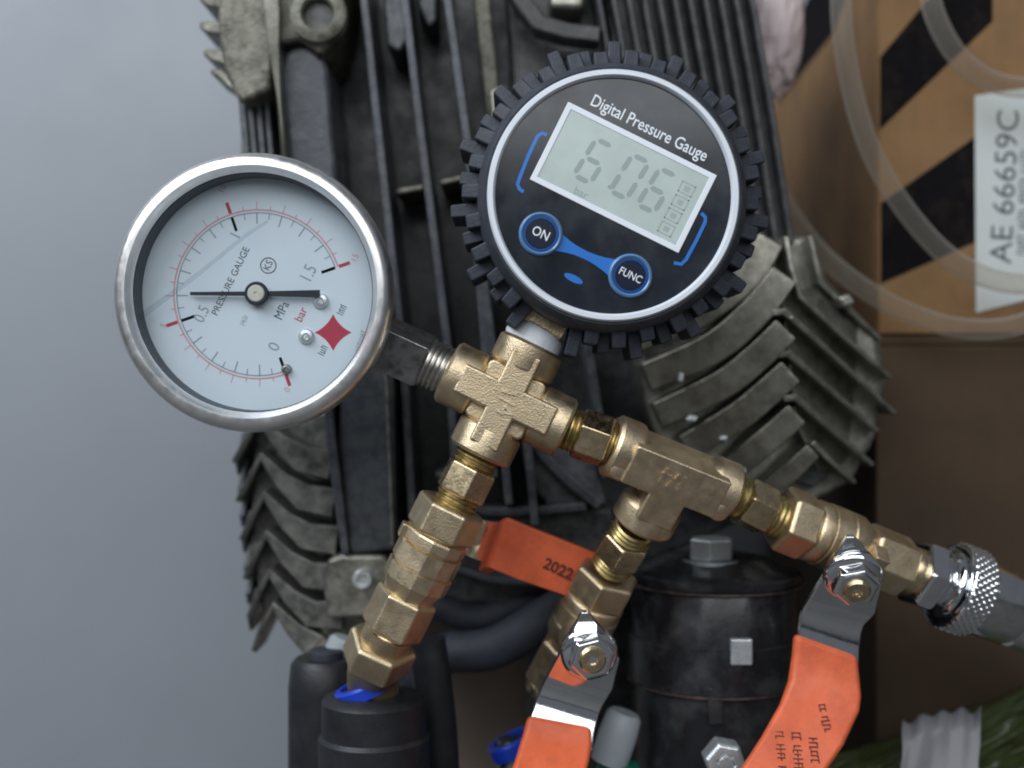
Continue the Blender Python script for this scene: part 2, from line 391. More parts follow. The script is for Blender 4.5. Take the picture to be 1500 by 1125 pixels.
# a second, pale box standing behind the compressor
mb2 = thing('pale_cardboard_box', 'pale tan cardboard box low behind the black hoses', 'box', T((P(600, 900, 150).x, 190, FLOOR)))
a, b = P(448, 905, 150), P(790, 905, 150)
obj('front_panel', MB().box(((a.x + b.x) / 2, 151.5, (a.z + FLOOR) / 2), ((b.x - a.x) / 2, 1.5, (a.z - FLOOR) / 2)), 'cardboard_pale', mb2, 0.5)
obj('top_flap', MB().box(((a.x + b.x) / 2, 190, a.z + 1.5), ((b.x - a.x) / 2, 40, 1.5)), 'cardboard_pale', mb2, 0.5)
obj('side_panel', MB().box((a.x + 1.5, 191, (a.z + FLOOR) / 2 - 0.2), (1.5, 37, (a.z - FLOOR) / 2 - 0.2)), 'cardboard_pale', mb2, 0.5)

# ================================================================== air compressor
cM = T((P(750, 562, 95).x, 95, FLOOR))
comp = thing('air_compressor', 'finned dark grey cast metal air compressor standing behind the gauges', 'compressor', cM)
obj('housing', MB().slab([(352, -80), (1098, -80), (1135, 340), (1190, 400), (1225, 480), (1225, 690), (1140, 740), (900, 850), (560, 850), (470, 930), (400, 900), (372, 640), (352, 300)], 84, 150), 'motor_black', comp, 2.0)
obj('foot', MB().box((P(850, 900, 100).x, 115, (P(0, 830, 100).z + FLOOR) / 2), (18, 28, (P(0, 830, 100).z - FLOOR) / 2)), 'motor_black', comp, 2.0)
# --- upper left casting
cast = obj('head_casting', MB().slab([(330, -80), (512, -80), (500, 10), (489, 60), (468, 82), (440, 60), (402, 66), (396, 130), (352, 152), (330, 110), (322, 70), (318, 20)], 46, 90), 'cast_olive', comp, 1.6)
obj('boss', MB(face_frame(466, 20, 43, 0)).ring([(8.0, -4), (8.0, 0.4), (7.2, 1.0), (5.0, 1.0), (4.3, 0.2), (4.3, -4)], 40), 'cast_olive', cast)
obj('bore', MB(face_frame(466, 20, 45.5, 0)).lathe([(4.3, -1), (4.3, 0.0)], 32), 'motor_black', cast)
obj('rib', MB().ribbon([(392, -80, 26, 41), (398, 20, 24, 41), (401, 70, 16, 43), (408, 140, 7, 44), (416, 240, 6, 44), (425, 320, 6, 44)], 80), 'cast_aluminium', comp, 0.7)
for (xa, ya, xb, yb, w) in ((292, -6, 345, 6, 22), (292, 36, 345, 46, 17), (298, 76, 345, 92, 17), (308, 104, 345, 128, 12), (300, -45, 345, -30, 18)):
    obj('cooling_fin', MB().ribbon([(xa, ya, w * 0.5, 54), (xa + 12, ya + 2, w, 52), (xb, yb, w, 50)], 76), 'cast_olive', comp, 0.6)
for i, (xa, w) in enumerate(((352, 10), (364, 9), (376, 9), (388, 8))):
    obj('cooling_fin', MB().ribbon([(xa, 128, w, 56), (xa + 8, 220, w, 56), (xa + 18, 330, w, 56)], 85), 'motor_slate', comp, 0.5)
obj('motor_column', MB().slab([(406, 110), (412, 78), (430, 62), (452, 62), (472, 76), (480, 100), (500, 330), (430, 330)], 50, 90), 'motor_slate', comp, 2.6, seg=4)
obj('motor_column', MB().slab([(508, 400), (556, 400), (577, 560), (580, 806), (512, 812), (494, 640)], 47, 90), 'motor_slate', comp, 1.6, seg=3)
obj('side_plate', MB().ribbon([(470, 480, 14, 45), (484, 640, 15, 45), (497, 740, 14, 45), (506, 812, 11, 46)], 85), 'motor_slate', comp, 0.6)
obj('flat_spine', MB().ribbon([(540, 400, 5, 45.5), (566, 560, 5, 45.5), (575, 800, 5, 45.5)], 60), 'cast_aluminium', comp, 0.5)
# --- long vertical fins of the motor
for path in ([(529, -60), (533, 0), (555, 200), (577, 398), (590, 520), (604, 760)],
             [(588, -60), (593, 0), (617, 200), (642, 392), (655, 500), (668, 700)],
             [(651, -60), (656, 0), (686, 217), (702, 400), (712, 520), (724, 700)],
             [(700, 330), (712, 430), (728, 560), (746, 740)],
             [(770, 620), (778, 700), (784, 770)], [(862, 500), (880, 620), (888, 700)]):
    obj('cooling_fin', MB().ribbon([(x, y, 12, 52) for x, y in path], 88), 'motor_slate', comp, 0.5)
for (x, y, w, h, Y) in ((600, 272, 42, 9, 58), (661, 259, 34, 8, 60)):
    obj('bridge', MB().slab([(x - w / 2, y + 4), (x + w / 2, y - 3), (x + w / 2, y + h - 3), (x - w / 2, y + h + 4)], Y, 88), 'cast_olive', comp, 0.8)
obj('bracket', MB().slab([(556, -70), (590, -70), (598, 60), (585, 76), (566, 66)], 60, 88), 'motor_slate', comp, 1.2)
obj('bracket', MB().slab([(606, -70), (640, -70), (640, 30), (628, 40), (612, 10)], 64, 88), 'motor_slate', comp, 1.2)
# --- upper middle, olive casting and black bar behind the digital gauge
obj('middle_casting', MB().slab([(736, -80), (892, -80), (905, 320), (760, 320)], 74, 100), 'motor_black', comp, 1.8)
obj('rib', MB().ribbon([(700, -80, 26, 62), (706, 0, 26, 62), (722, 150, 24, 62), (738, 300, 20, 64)], 90), 'cast_olive', comp, 1.2)
obj('casting_lump', MB().slab([(712, 130), (742, 120), (755, 150), (750, 200), (722, 215)], 61, 80), 'cast_aluminium', comp, 1.8)
obj('black_bar', MB().ribbon([(742, -60, 26, 56), (765, 0, 26, 56), (790, 32, 26, 56), (830, 44, 24, 56), (880, 50, 24, 56)], 66), 'motor_black', comp, 0.8)
obj('casting_lump', MB().slab([(800, -60), (862, -60), (856, 14), (806, 12)], 60, 80), 'cast_aluminium', comp, 1.8)
# --- black ribbed cylinder head at upper right
obj('ribbed_cover', MB().slab([(880, -80), (1096, -80), (1104, 0), (1163, 345), (1100, 400), (920, 400)], 64, 140), 'motor_black', comp, 2.0)
for i in range(11):
    xa = 878 + i * 22.5
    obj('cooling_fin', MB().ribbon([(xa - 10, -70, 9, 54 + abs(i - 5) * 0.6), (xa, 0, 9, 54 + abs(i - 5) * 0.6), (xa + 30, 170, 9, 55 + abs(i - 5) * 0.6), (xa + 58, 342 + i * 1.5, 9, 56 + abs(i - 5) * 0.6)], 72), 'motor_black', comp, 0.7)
# --- right-hand crankcase with chevron fins
cc = obj('crankcase', MB().slab([(930, 470), (1040, 400), (1110, 345), (1190, 345), (1214, 410), (1286, 486), (1296, 560), (1284, 640), (1250, 705), (1180, 742), (1050, 742), (985, 700), (945, 600)], 62, 130), 'cast_aluminium', comp, 2.2)
flank = [(1140, 400, 50), (1165, 425, 51), (1205, 418, 60), (1288, 492, 66), (1298, 560, 66), (1276, 655, 66), (1240, 700, 66), (1200, 690, 56), (1166, 620, 51), (1152, 500, 50)]
obj('crankcase_flank', MB().slab(flank, 60, 90), 'cast_aluminium', comp, 0.8, ang=50)
bands = [[(930, 494, 44, 52), (1030, 452, 46, 47), (1098, 398, 46, 46), (1130, 350, 40, 48)],
         [(948, 552, 42, 51), (1045, 510, 46, 45), (1108, 456, 46, 43), (1150, 402, 42, 43)],
         [(964, 608, 38, 51), (1055, 566, 42, 45), (1110, 524, 42, 43), (1152, 482, 40, 42)],
         [(1004, 656, 38, 51), (1080, 612, 42, 45), (1122, 578, 42, 43), (1159, 544, 40, 42)],
         [(1062, 698, 36, 51), (1112, 656, 38, 45), (1140, 632, 38, 44), (1168, 606, 36, 43)],
         [(1112, 730, 30, 51), (1156, 694, 30, 47), (1192, 660, 26, 46)]]
plates = [[(1187, 345, 8, 54), (1203, 414, 9, 54), (1245, 455, 8, 57), (1291, 497, 7, 61)],
          [(1152, 345, 8, 48), (1160, 392, 8, 46), (1173, 434, 9, 46), (1238, 494, 8, 50), (1306, 554, 7, 56)],
          [(1132, 458, 10, 42.5), (1150, 456, 12, 43), (1190, 492, 9, 45), (1240, 538, 8, 49), (1312, 606, 7, 56)],
          [(1138, 520, 10, 42.5), (1156, 518, 12, 43), (1205, 560, 9, 46), (1287, 632, 7, 55)],
          [(1148, 584, 10, 42.5), (1166, 582, 12, 43), (1215, 626, 9, 47), (1280, 682, 7, 54)],
          [(1190, 648, 10, 46), (1222, 680, 8, 49), (1254, 708, 7, 54)]]
for bd, pt_ in zip(bands, plates):
    mbf = MB().ribbon([tuple(v) for v in catmull([Vector(p) for p in bd], 4)], 78)
    mbf.ribbon(pt_, 78)
    obj('chevron_fin', mbf, 'cast_aluminium', comp, 0.55, seg=2)
for x, y, w_, h_, Y_ in ((998, 553, 9, 16, 46.6), (1014, 613, 18, 10, 46.2), (1060, 642, 14, 8, 46), (1091, 690, 5, 10, 46.5), (1160, 465, 5, 5, 42)):
    obj('bare_metal_chip', MB().slab([(x - w_ / 2, y + h_ / 3), (x - w_ / 4, y - h_ / 2), (x + w_ / 2, y - h_ / 3), (x + w_ / 3, y + h_ / 2)], Y_ - 0.6, Y_ + 4), 'zinc', comp, 0.4)
obj('pocket', MB().slab([(1158, 702), (1190, 668), (1216, 698), (1190, 716)], 57, 66), 'motor_black', comp, 1.0)
for x, y in ((1085, 722), (1240, 440)):
    obj('casting_lump', MB().slab([(x - 12, y - 4), (x + 6, y - 12), (x + 14, y + 4), (x - 4, y + 12)], 50, 66), 'cast_aluminium', comp, 1.0)
# --- left-hand crankcase with chevron fins
obj('crankcase', MB().slab([(372, 600), (490, 600), (500, 812), (482, 884), (440, 902), (384, 900), (366, 800)], 66, 120), 'cast_dark', comp, 2.0)
for i in range(6):
    y = 612 + i * 57; x = 378 + i * 4
    lef = [(x - 36 + i * 1.5, y + 66, 9, 66), (x - 18, y + 34, 10, 58), (x, y, 14, 53), (x + 30, y + 34, 24, 52), (x + 62, y + 60, 40, 51), (x + 108, y + 70 - i * 2, 42, 52)]
    if i == 5: lef = [(p[0] + 2, p[1] - 8, p[2], p[3]) for p in lef[:-1]]
    fine = lef
    obj('chevron_fin', MB().ribbon([tuple(v) for v in fine], 80), 'cast_dark', comp, 0.45, seg=2)
for i in range(7):
    y = 640 + i * 38
    obj('cooling_fin', MB().ribbon([(358 + i * 3, y - 8, 7, 72), (348 + i * 3, y + 40, 8, 70), (350 + i * 3, y + 56, 6, 74)], 100), 'motor_slate', comp, 0.5)
lug = obj('bolt_lug', MB().slab([(478, 820), (500, 812), (562, 812), (578, 830), (566, 872), (556, 905), (480, 908), (474, 870)], 47, 90), 'cast_aluminium', comp, 1.6)
FRM = face_frame(532, 848, 46, 0)
scr = obj('screw', MB(FRM).lathe([(3.0, -2), (3.0, 1.6), (2.5, 2.2), (1.7, 2.2), (1.5, 1.0), (0, 1.0)], 32), 'zinc', comp)
obj('lower_web', MB().slab([(446, 895), (566, 895), (548, 925), (540, 960), (500, 965), (470, 932)], 56, 90), 'cast_aluminium', comp, 1.6)
obj('lower_plate', MB().slab([(600, 742), (900, 742), (905, 830), (880, 900), (600, 880)], 60, 100), 'motor_black', comp, 2.2)
for pth in ([(640, 690, 14, 56), (690, 742, 14, 54), (760, 750, 14, 54), (860, 742, 14, 56)], [(770, 640, 16, 58), (830, 700, 18, 55), (880, 742, 16, 55)],
            [(600, 800, 10, 55), (720, 850, 12, 52), (860, 850, 12, 54)]):
    obj('rib', MB().ribbon([tuple(v) for v in catmull([Vector(p) for p in pth], 3)], 80), 'motor_slate', comp, 0.9)
obj('web', MB().slab([(762, 640), (800, 626), (868, 650), (890, 742), (800, 742), (770, 700)], 60, 90), 'motor_slate', comp, 1.5)

# ================================================================== black canister under the tee
kc = kk(48); ctop = P(1046, 806, 48)
canM = T((ctop.x, 48, FLOOR))
can = thing('black_canister', 'glossy black round canister below the brass tee with bolt on lid', 'canister', canM)
CM = T((ctop.x, 48, ctop.z))
rr = 120 * kc
obj('body', MB(CM).lathe([(rr * 0.98, FLOOR - ctop.z), (rr, -40), (rr, -9), (rr - 0.6, -8)], 72), 'black_gloss', can)
lid = obj('lid', MB(CM).lathe([(rr + 0.9, -8.4), (rr + 1.3, -7.6), (rr + 1.3, -6.2), (rr + 0.6, -5.4), (rr - 3, -4.6), (rr - 8, -2.0), (9, -0.6), (0, -0.6)], 72), 'black_gloss', can)
obj('seam', MB(CM).ring([(rr + 1.4, -9.2), (rr + 1.4, -8.5), (rr - 1, -8.5), (rr - 1, -9.2)], 72), 'rust_edge', can)
obj('clamp_band', MB(CM).ring([(rr + 1.2, -36), (rr + 1.2, -24), (rr + 0.6, -23.5), (rr - 1, -23.5), (rr - 1, -36.5), (rr + 0.6, -36.5)], 72), 'black_gloss', can)
obj('band_edge', MB(CM).ring([(rr + 1.35, -36.9), (rr + 1.35, -36.2), (rr - 1, -36.2), (rr - 1, -36.9)], 72), 'rust_edge', can)
obj('bolt', MB(T((P(1042, 785, 40).x, 40, ctop.z - 1.5))).hexa(6.6, 0, 6.2, ph=0.3), 'zinc', can, 0.4)
obj('washer', MB(T((P(1042, 785, 40).x, 40, ctop.z - 2.6))).lathe([(8.2, 0), (8.2, 1.2), (0, 1.2)], 32), 'zinc', can)
pc = P(1086, 955, 48 - rr - 1); obj('clip', MB(T((pc.x, 48 - rr * 0.97, pc.z))).box((0, -1.3, 0), (3.0, 1.2, 3.6)), 'zinc', can, 0.6)
pc = P(1052, 1040, 20); obj('dent_plate', MB(T((pc.x, 48 - rr * 0.985, pc.z))).box((0, -0.6, 0), (2.2, 0.6, 5)), 'black_gloss', can, 0.5)
nutM = face_frame(1062, 1116, 12, 10)
nt_ = thing('hex_nut', 'shiny zinc hex nut at the bottom edge beside orange lever', 'nut', nutM)
obj('body', MB(nutM).ring([(5.6, -5), (5.6, 1.0), (4.8, 1.8), (2.6, 1.8), (2.3, 1.2), (2.3, -5)], 6), 'zinc', nt_, 0.4)
obj('stud', MB(nutM).lathe([(2.3, -14), (2.3, 1.2), (1.7, 2.0), (0, 2.0)], 24), 'zinc', nt_)

# ================================================================== black hoses under the motor
def hose(name, label, pts, r, m, cat='hose', group=None):
    w = catmull([P(*p) for p in pts], 10)
    M = T(w[0]); o = obj(name, MB().tube(w, r, 20), m, None, M=M); return tag(o, label, cat, group)
hose('black_hose', 'thick black rubber hose curving below the red lever', [(596, 1010, 62), (640, 960, 58), (720, 950, 52), (800, 905, 50), (880, 860, 58), (920, 830, 70)], 6.2, 'rubber')
hose('black_hose', 'thinner black rubber hose looping behind the left brass valve', [(560, 880, 64), (620, 880, 60), (700, 905, 62), (790, 870, 64), (870, 810, 72)], 4.4, 'rubber')
hose('black_hose', 'black hose end standing upright right of the left valve elbow', [(648, 1200, 40), (642, 1080, 36), (632, 990, 34), (626, 950, 34), (624, 938, 34)], 5.4, 'black_plastic')

# ================================================================== push-in fitting under the left valve
fM = T((P(548, 1000, 14).x, 14, FLOOR))
pf = thing('push_fitting', 'black round push fitting with blue ring under the left brass valve', 'fitting', fM)
pz = P(548, 1000, 14)
AM = T((pz.x, 14, pz.z))
obj('body', MB(AM).lathe([(14.5, FLOOR - pz.z), (14.5, -14), (13.6, -13), (13.6, -4.5), (12.6, -3.4), (9.0, -2.6), (0, -2.6)], 56), 'black_plastic', pf)
obj('blue_ring', MB(AM @ T((-2, 0, -1.2)) @ Matrix.Rotation(R(-22), 4, 'Y')).ring([(8.6, -1.6), (8.6, 1.2), (8.0, 1.8), (6.6, 1.8), (6.6, -1.6)], 48), 'blue_plastic', pf)
pz2 = P(478, 985, 36); AM2 = T((pz2.x, 36, pz2.z))
kn = thing('black_connector', 'dull black round hose connector at lower left of the compressor', 'connector', T((pz2.x, 36, FLOOR)))
obj('body', MB(AM2).lathe([(10.5, FLOOR - pz2.z), (10.5, -4), (9.8, 2.6), (8.4, 4.2), (0, 4.2)], 48), 'black_plastic', kn)
obj('cap', MB(AM2).lathe([(5.0, 4.0), (5.0, 6.0), (4.2, 6.6), (0, 6.6)], 32), 'rubber', kn)
pl = thing('white_plug', 'small pale grey plastic plug beside the left valve', 'plug', T(P(500, 948, 40)))
obj('body', MB(T(P(500, 952, 40)) @ Matrix.Rotation(R(20), 4, 'Y')).lathe([(4.6, -5), (4.8, -2), (4.4, 2.6), (3.4, 3.6), (0, 3.6)], 28), 'grey_plastic', pl)
obj('flange', MB(T(P(500, 952, 40)) @ Matrix.Rotation(R(20), 4, 'Y')).lathe([(5.6, -6.4), (5.6, -5.1), (0, -5.1)], 28), 'grey_plastic', pl)
# hose with blue collar and a grey cap with green ring, low in the middle
g0 = P(752, 1090, 40)
h2 = thing('collared_hose', 'grey hose end with blue collar left of the middle orange lever', 'hose', T((g0.x, 40, FLOOR)))
GM = T(g0) @ Matrix.Rotation(R(-24), 4, 'Y')
obj('tube', MB(T(g0)).lathe([(4.6, FLOOR - g0.z), (4.6, 0), (4.2, 1.5), (0, 1.5)], 32), 'steel_dark', h2)
obj('blue_collar', MB(GM).ring([(7.4, -2.2), (7.4, 1.4), (6.8, 2.0), (5.2, 2.0), (5.2, -2.2)], 40), 'blue_plastic', h2)
g1 = P(905, 1076, 34)
gc = thing('grey_connector', 'pale grey round connector with green ring right of middle orange lever', 'connector', T((g1.x, 34, FLOOR)))
obj('body', MB(T(g1) @ Matrix.Rotation(R(18), 4, 'Y')).lathe([(5.2, -8), (5.4, 0), (4.9, 5.5), (4.0, 6.6), (0, 6.6)], 36), 'grey_plastic', gc)
obj('green_ring', MB(T(g1)).lathe([(5.6, -18), (6.2, -13), (6.2, -9.5), (5.6, -8), (0, -8)], 36), 'green_cap', gc)
obj('stalk', MB(T(g1)).lathe([(3.5, FLOOR - g1.z), (3.5, -18)], 24), 'black_plastic', gc)

# ================================================================== clear vinyl hose coil in front of the striped box
hp = [(1090, 120, 120), (1120, 240, 112), (1180, 345, 98), (1250, 412, 84), (1335, 460, 78), (1420, 482, 76), (1510, 470, 76), (1640, 400, 78), (1700, 150, 84), (1600, -160, 86), (1380, -260, 86), (1246, -140, 82),
      (1232, 0, 78), (1246, 120, 76), (1280, 230, 75), (1340, 325, 75), (1410, 390, 74), (1500, 416, 74), (1620, 390, 76), (1700, 200, 80), (1640, -80, 82), (1500, -170, 82), (1385, -110, 80), (1362, -20, 78), (1382, 50, 76), (1425, 103, 75), (1490, 128, 75), (1600, 118, 76), (1700, 60, 80)]
hose('clear_hose', 'loosely coiled clear vinyl hose hanging before the striped box', hp, 3.2, 'clear_vinyl')

# ================================================================== pinkish cloth behind the compressor, green film and grey case
def lumpy(c, rx, ry, rz, amp, seed, nu=48, nv=32, freq=3.0, grain=None):
    from mathutils import noise as nz
    mb = MB(T(c)); vs = []; fs = []
    for j in range(nv + 1):
        th = math.pi * j / nv
        for i in range(nu):
            ph = 2 * math.pi * i / nu
            d = Vector((math.sin(th) * math.cos(ph), math.sin(th) * math.sin(ph), math.cos(th)))
            dd = d if grain is None else d * 1.0 + Vector(grain) * (d.dot(Vector(grain)) * -0.75)
            q = dd * freq + Vector((seed, seed * 2, 0))
            f = 1 + amp * (nz.noise(q) + 0.6 * (1 - 2 * abs(nz.noise(q * 2.1))) + 0.25 * nz.noise(q * 5))
            vs.append((d.x * rx * f, d.y * ry * f, d.z * rz * f))
    for j in range(nv):
        for i in range(nu):
            k = (i + 1) % nu; fs.append((j * nu + i, j * nu + k, (j + 1) * nu + k, (j + 1) * nu + i))
    return mb.add(vs, fs)
cp = P(1135, 40, 112)
tag(obj('cloth', lumpy(cp, 9.0, 8, 21, 0.17, 3.1, 72, 56, 3.2, (0.3, 0.0, 0.95)), 'cloth_pink', M=T((cp.x, cp.y, cp.z - 20)), ang=180), 'crumpled pale pink cloth hanging between compressor and striped box', 'cloth')
def film(name, label, xa, xb, ya, yb, Y0, dirx, diry, freq, amp, seed, m):     # a thin creased sheet leaning up from the floor
    from mathutils import noise as nz
    nu, nv = 90, 70; vs = []; fs = []
    for j in range(nv + 1):
        v = j / nv
        for i in range(nu + 1):
            u = i / nu
            top = ya + (yb - ya) * u + 16 * nz.noise(Vector((u * 5, seed, 0)))
            px = xa + (xb - xa) * u + 10 * nz.noise(Vector((v * 4, seed, 3.0))); py = top + (1300 - top) * v
            a = (px * dirx + py * diry) * freq; b = (-px * diry + py * dirx) * freq * 0.22
            q = Vector((a, b, seed)); f = (1 - 2 * abs(nz.noise(q))) + 0.5 * (1 - 2 * abs(nz.noise(q * 2.3 + Vector((7, 1, 2)))))
            Y = Y0 - 16 * v - amp * f + 6 * (1 - min(1, v * 8)) ** 2
            vs.append(P(px, py, Y))
    for j in range(nv):
        for i in range(nu):
            o_ = j * (nu + 1) + i; fs.append((o_, o_ + 1, o_ + nu + 2, o_ + nu + 1))
    c = P((xa + xb) / 2, 1125, Y0)
    o = obj(name, MB().add(vs, fs), m, M=T((c.x, c.y, FLOOR)), ang=180)
    sd = o.modifiers.new('thickness', 'SOLIDIFY'); sd.thickness = 0.0003
    return tag(o, label, 'plastic film')
film('green_film', 'creased dark green plastic film in the lower right corner', 1180, 1620, 1118, 962, 76, 0.45, 0.89, 0.030, 4.5, 2.3, 'green_film')
film('grey_film', 'small creased pale grey plastic sheet before the green film', 1322, 1436, 1052, 1034, 50, 0.85, 0.5, 0.010, 1.2, 5.1, 'grey_case')

# ================================================================== brass cross
XD = 26.0
XM = face_frame(741, 585, 0, XD)
cross = thing('brass_cross', 'rough cast brass four-way cross fitting joining both gauges', 'pipe fitting', XM)
ARM = {'r': (98, 7.7), 'l': (96, 8.1), 'u': (90, 8.4), 'd': (90, 8.2)}
bodyb = MB(XM)
w = 3.8; e = 12.6; t = 8.1
plus = [(w, w), (w, e), (-w, e), (-w, w), (-e, w), (-e, -w), (-w, -w), (-w, -e), (w, -e), (w, -w), (e, -w), (e, w)]
bodyb.prism(plus, -t, t)
bodyb.prism([(7.8, 6.8), (6.8, 7.8), (-6.8, 7.8), (-7.8, 6.8), (-7.8, -6.8), (-6.8, -7.8), (6.8, -7.8), (7.8, -6.8)], -5.6, 5.2)
body = obj('body', bodyb, 'brass_cast', cross, 0.9, seg=4)
for d, a in (('r', 0), ('u', 90), ('l', 180), ('d', 270)):
    ln, r = ARM[d]; ln *= S
    CMx = XM @ Rz(a) @ Matrix.Rotation(R(90), 4, 'Y')
    obj('collar', MB(CMx).lathe([(r - 1.0, 7.6), (r - 0.2, 8.2), (r, 8.8), (r, ln - 0.8), (r - 0.8, ln), (5.6, ln), (5.2, ln - 0.8), (0, ln - 0.8)], 56), 'brass_cast', cross)
text('cast_mark', '1/4', XM @ T((0.2, -0.2, 8.2)) @ Rz(-78), 5.6, 'brass_cast', cross, ext=0.40, bold=0.10)

# ================================================================== brass tee
tl, tr, tb = P(893, 650, 0), P(1072, 722, 6), P(937, 768, 8.5)
tx = (tr - tl).normalized(); tc = (tl + tr) / 2
dn = (tb - tc); tz = tx.cross(-dn).normalized(); ty = tz.cross(tx).normalized()
TM = basis(tc, tx, ty, tz)
tee = thing('brass_tee', 'rough cast brass tee fitting feeding the two right-hand valves', 'pipe fitting', TM)
hl = (tr - tl).length / 2; hb = dn.length
w = 5.3; e = hl - 4.4
obj('body', MB(TM).prism([(-e, w), (e, w), (e, -w), (w - 0.4, -w), (w - 0.4, -hb + 4.5), (-w + 0.4, -hb + 4.5), (-w + 0.4, -w), (-e, -w)], -6.0, 8.3), 'brass_cast', tee, 0.6, seg=3)
for a, ln, r in ((0, hl, 7.6), (180, hl, 7.9), (270, hb, 8.2)):
    CMx = TM @ Rz(a) @ Matrix.Rotation(R(90), 4, 'Y')
    obj('collar', MB(CMx).lathe([(r - 1.8, ln - 8.2), (r - 0.25, ln - 6.8), (r, ln - 6), (r, ln - 0.8), (r - 0.8, ln), (5.6, ln), (5.2, ln - 0.8), (0, ln - 0.8)], 56), 'brass_cast', tee)
for (x, y) in ((-hl + 3.4, -3.0), (hl - 3.4, -3.4), (3.2, -hb + 3.2)):
    obj('oval_mark', MB(TM @ T((x, y, 6.4))).lathe([(2.4, -1.5), (2.4, 0.9), (2.0, 1.2), (0, 1.2)], 28), 'brass_cast', tee)
text('cast_mark', '1/4', TM @ T((-1.0, 0.6, 8.4)) @ Rz(176), 5.8, 'brass_cast', tee, ext=0.42, bold=0.10)

# ================================================================== hex nipples
def nip_frame(c, d, roll=0): return axis_frame(c, c + d) @ Rz(roll)
def thread(mb, r, z0, z1, pitch=1.1, amp=0.45):
    n = max(2, int((z1 - z0) / pitch)); p = (z1 - z0) / n; prof = [(0.0, z0), (r - amp, z0)]
    for i in range(n): prof += [(r, z0 + (i + 0.35) * p), (r, z0 + (i + 0.6) * p), (r - amp, z0 + (i + 0.95) * p)]
    return mb.lathe(prof + [(r - amp, z1), (0.0, z1)], 40)
c1 = P(868, 641, 0)
ngrp = 'brass hex nipples between the fittings'
n1M = nip_frame(c1, P(893, 650, 0) - P(829, 627, 0), 12)
nip = thing('hex_nipple', 'yellow brass hex nipple between the cross and the tee', 'nipple', n1M, ngrp)
obj('hex', MB(n1M).hexa(6.7, -4.1, 4.1, ch=0.55), 'brass_machined', nip, 0.35, seg=2)
obj('thread', thread(MB(n1M), 5.5, 3.9, 8.2), 'brass_thread', nip)
obj('thread', thread(MB(n1M), 5.5, -8.2, -3.9), 'brass_thread', nip)
copy_thing(nip, nip_frame(P(683, 704, 0), P(660, 745, 0) - P(700, 664, 0), 18), 'yellow brass hex nipple between the cross and the left valve')
copy_thing(nip, nip_frame(P(913, 801, 13), P(892, 840, 20) - P(935, 768, 8.5), 34), 'yellow brass hex nipple between the tee and the middle valve')
copy_thing(nip, nip_frame(P(1106, 741, 9.5), P(1142, 757, 11) - P(1072, 722, 8), 16), 'yellow brass hex nipple between the tee and the right valve')

# ================================================================== ball valves
def valve_frame(a, b, face): return axis_frame(P(*a), P(*b), face)
def valve(M, label, L, nseg=64, na=38):
    v = thing('ball_valve', label, 'valve', M, 'brass ball valves')
    obj('hex', MB(M).hexa(8.9, 0, 8.6, ch=0.7, ph=0.18), 'brass_cast', v, 0.45, seg=3)
    prof = [(7.0, 8.3), (8.0, 8.9), (8.25, 9.4), (8.25, 11.6), (7.7, 11.9), (7.7, 12.2), (8.45, 12.6), (8.5, 17.3), (8.0, 17.6), (8.0, 17.9), (8.5, 18.3), (8.4, 22.0), (7.7, 23.4), (6.9, 25.0), (6.7, 26.2), (0, 26.2)]
    obj('body', MB(M).lathe(prof, nseg, 0.18), 'brass_cast', v, ang=na)
    obj('hex', MB(M).hexa(8.2, 25.6, L - 3.2, ch=0.7, ph=0.18), 'brass_cast', v, 0.45, seg=3)
    obj('neck', MB(M).lathe([(6.0, L - 3.4), (6.5, L - 2.6), (6.5, L - 0.4), (6.1, L), (0, L)], 48), 'brass_machined', v)
    return v
# right valve
dR = (P(1340, 838, 20) - P(1142, 757, 11)).normalized()
upR = Vector((-0.38, 0, 0.92))
faceR = (Vector((0, -0.80, 0)) - Vector((0.38, 0, 0.92)) * 0.60)
VR = valve_frame((1142, 757, 11), (1340, 838, 20), faceR)
LR = (P(1340, 838, 20) - P(1142, 757, 11)).length
vr = valve(VR, 'right brass ball valve with orange lever bending down to the bottom edge', LR)
VM = valve_frame((893, 838, 19), (800, 1012, 36), Vector((0.42, -0.82, -0.30)))
LM_ = (P(800, 1012, 36) - P(893, 838, 19)).length
vm = valve(VM, 'middle brass ball valve below the tee with orange lever pointing down', LM_)
VL = valve_frame((664, 738, 0), (563, 942, 4), Vector((0.2, -1, 0)))
LL = (P(563, 942, 4) - P(664, 738, 0)).length
vl = valve(VL, 'left brass ball valve below the cross with red lever behind it', LL, 12, 20)
obj('stop_boss', MB(VR @ T((5.2, 6.6, 25.4))).box((0, 0, 0), (1.9, 2.6, 2.0)), 'brass_cast', vr, 0.4)
obj('stop_boss', MB(VL @ T((-8.2, 0.5, 10.8))).box((0, 0, 0), (1.2, 1.8, 1.8)), 'brass_cast', vl, 0.4)
obj('stop_boss', MB(VM @ T((5.0, 6.4, 22))).box((0, 0, 0), (1.8, 2.4, 1.8)), 'brass_cast', vm, 0.4)

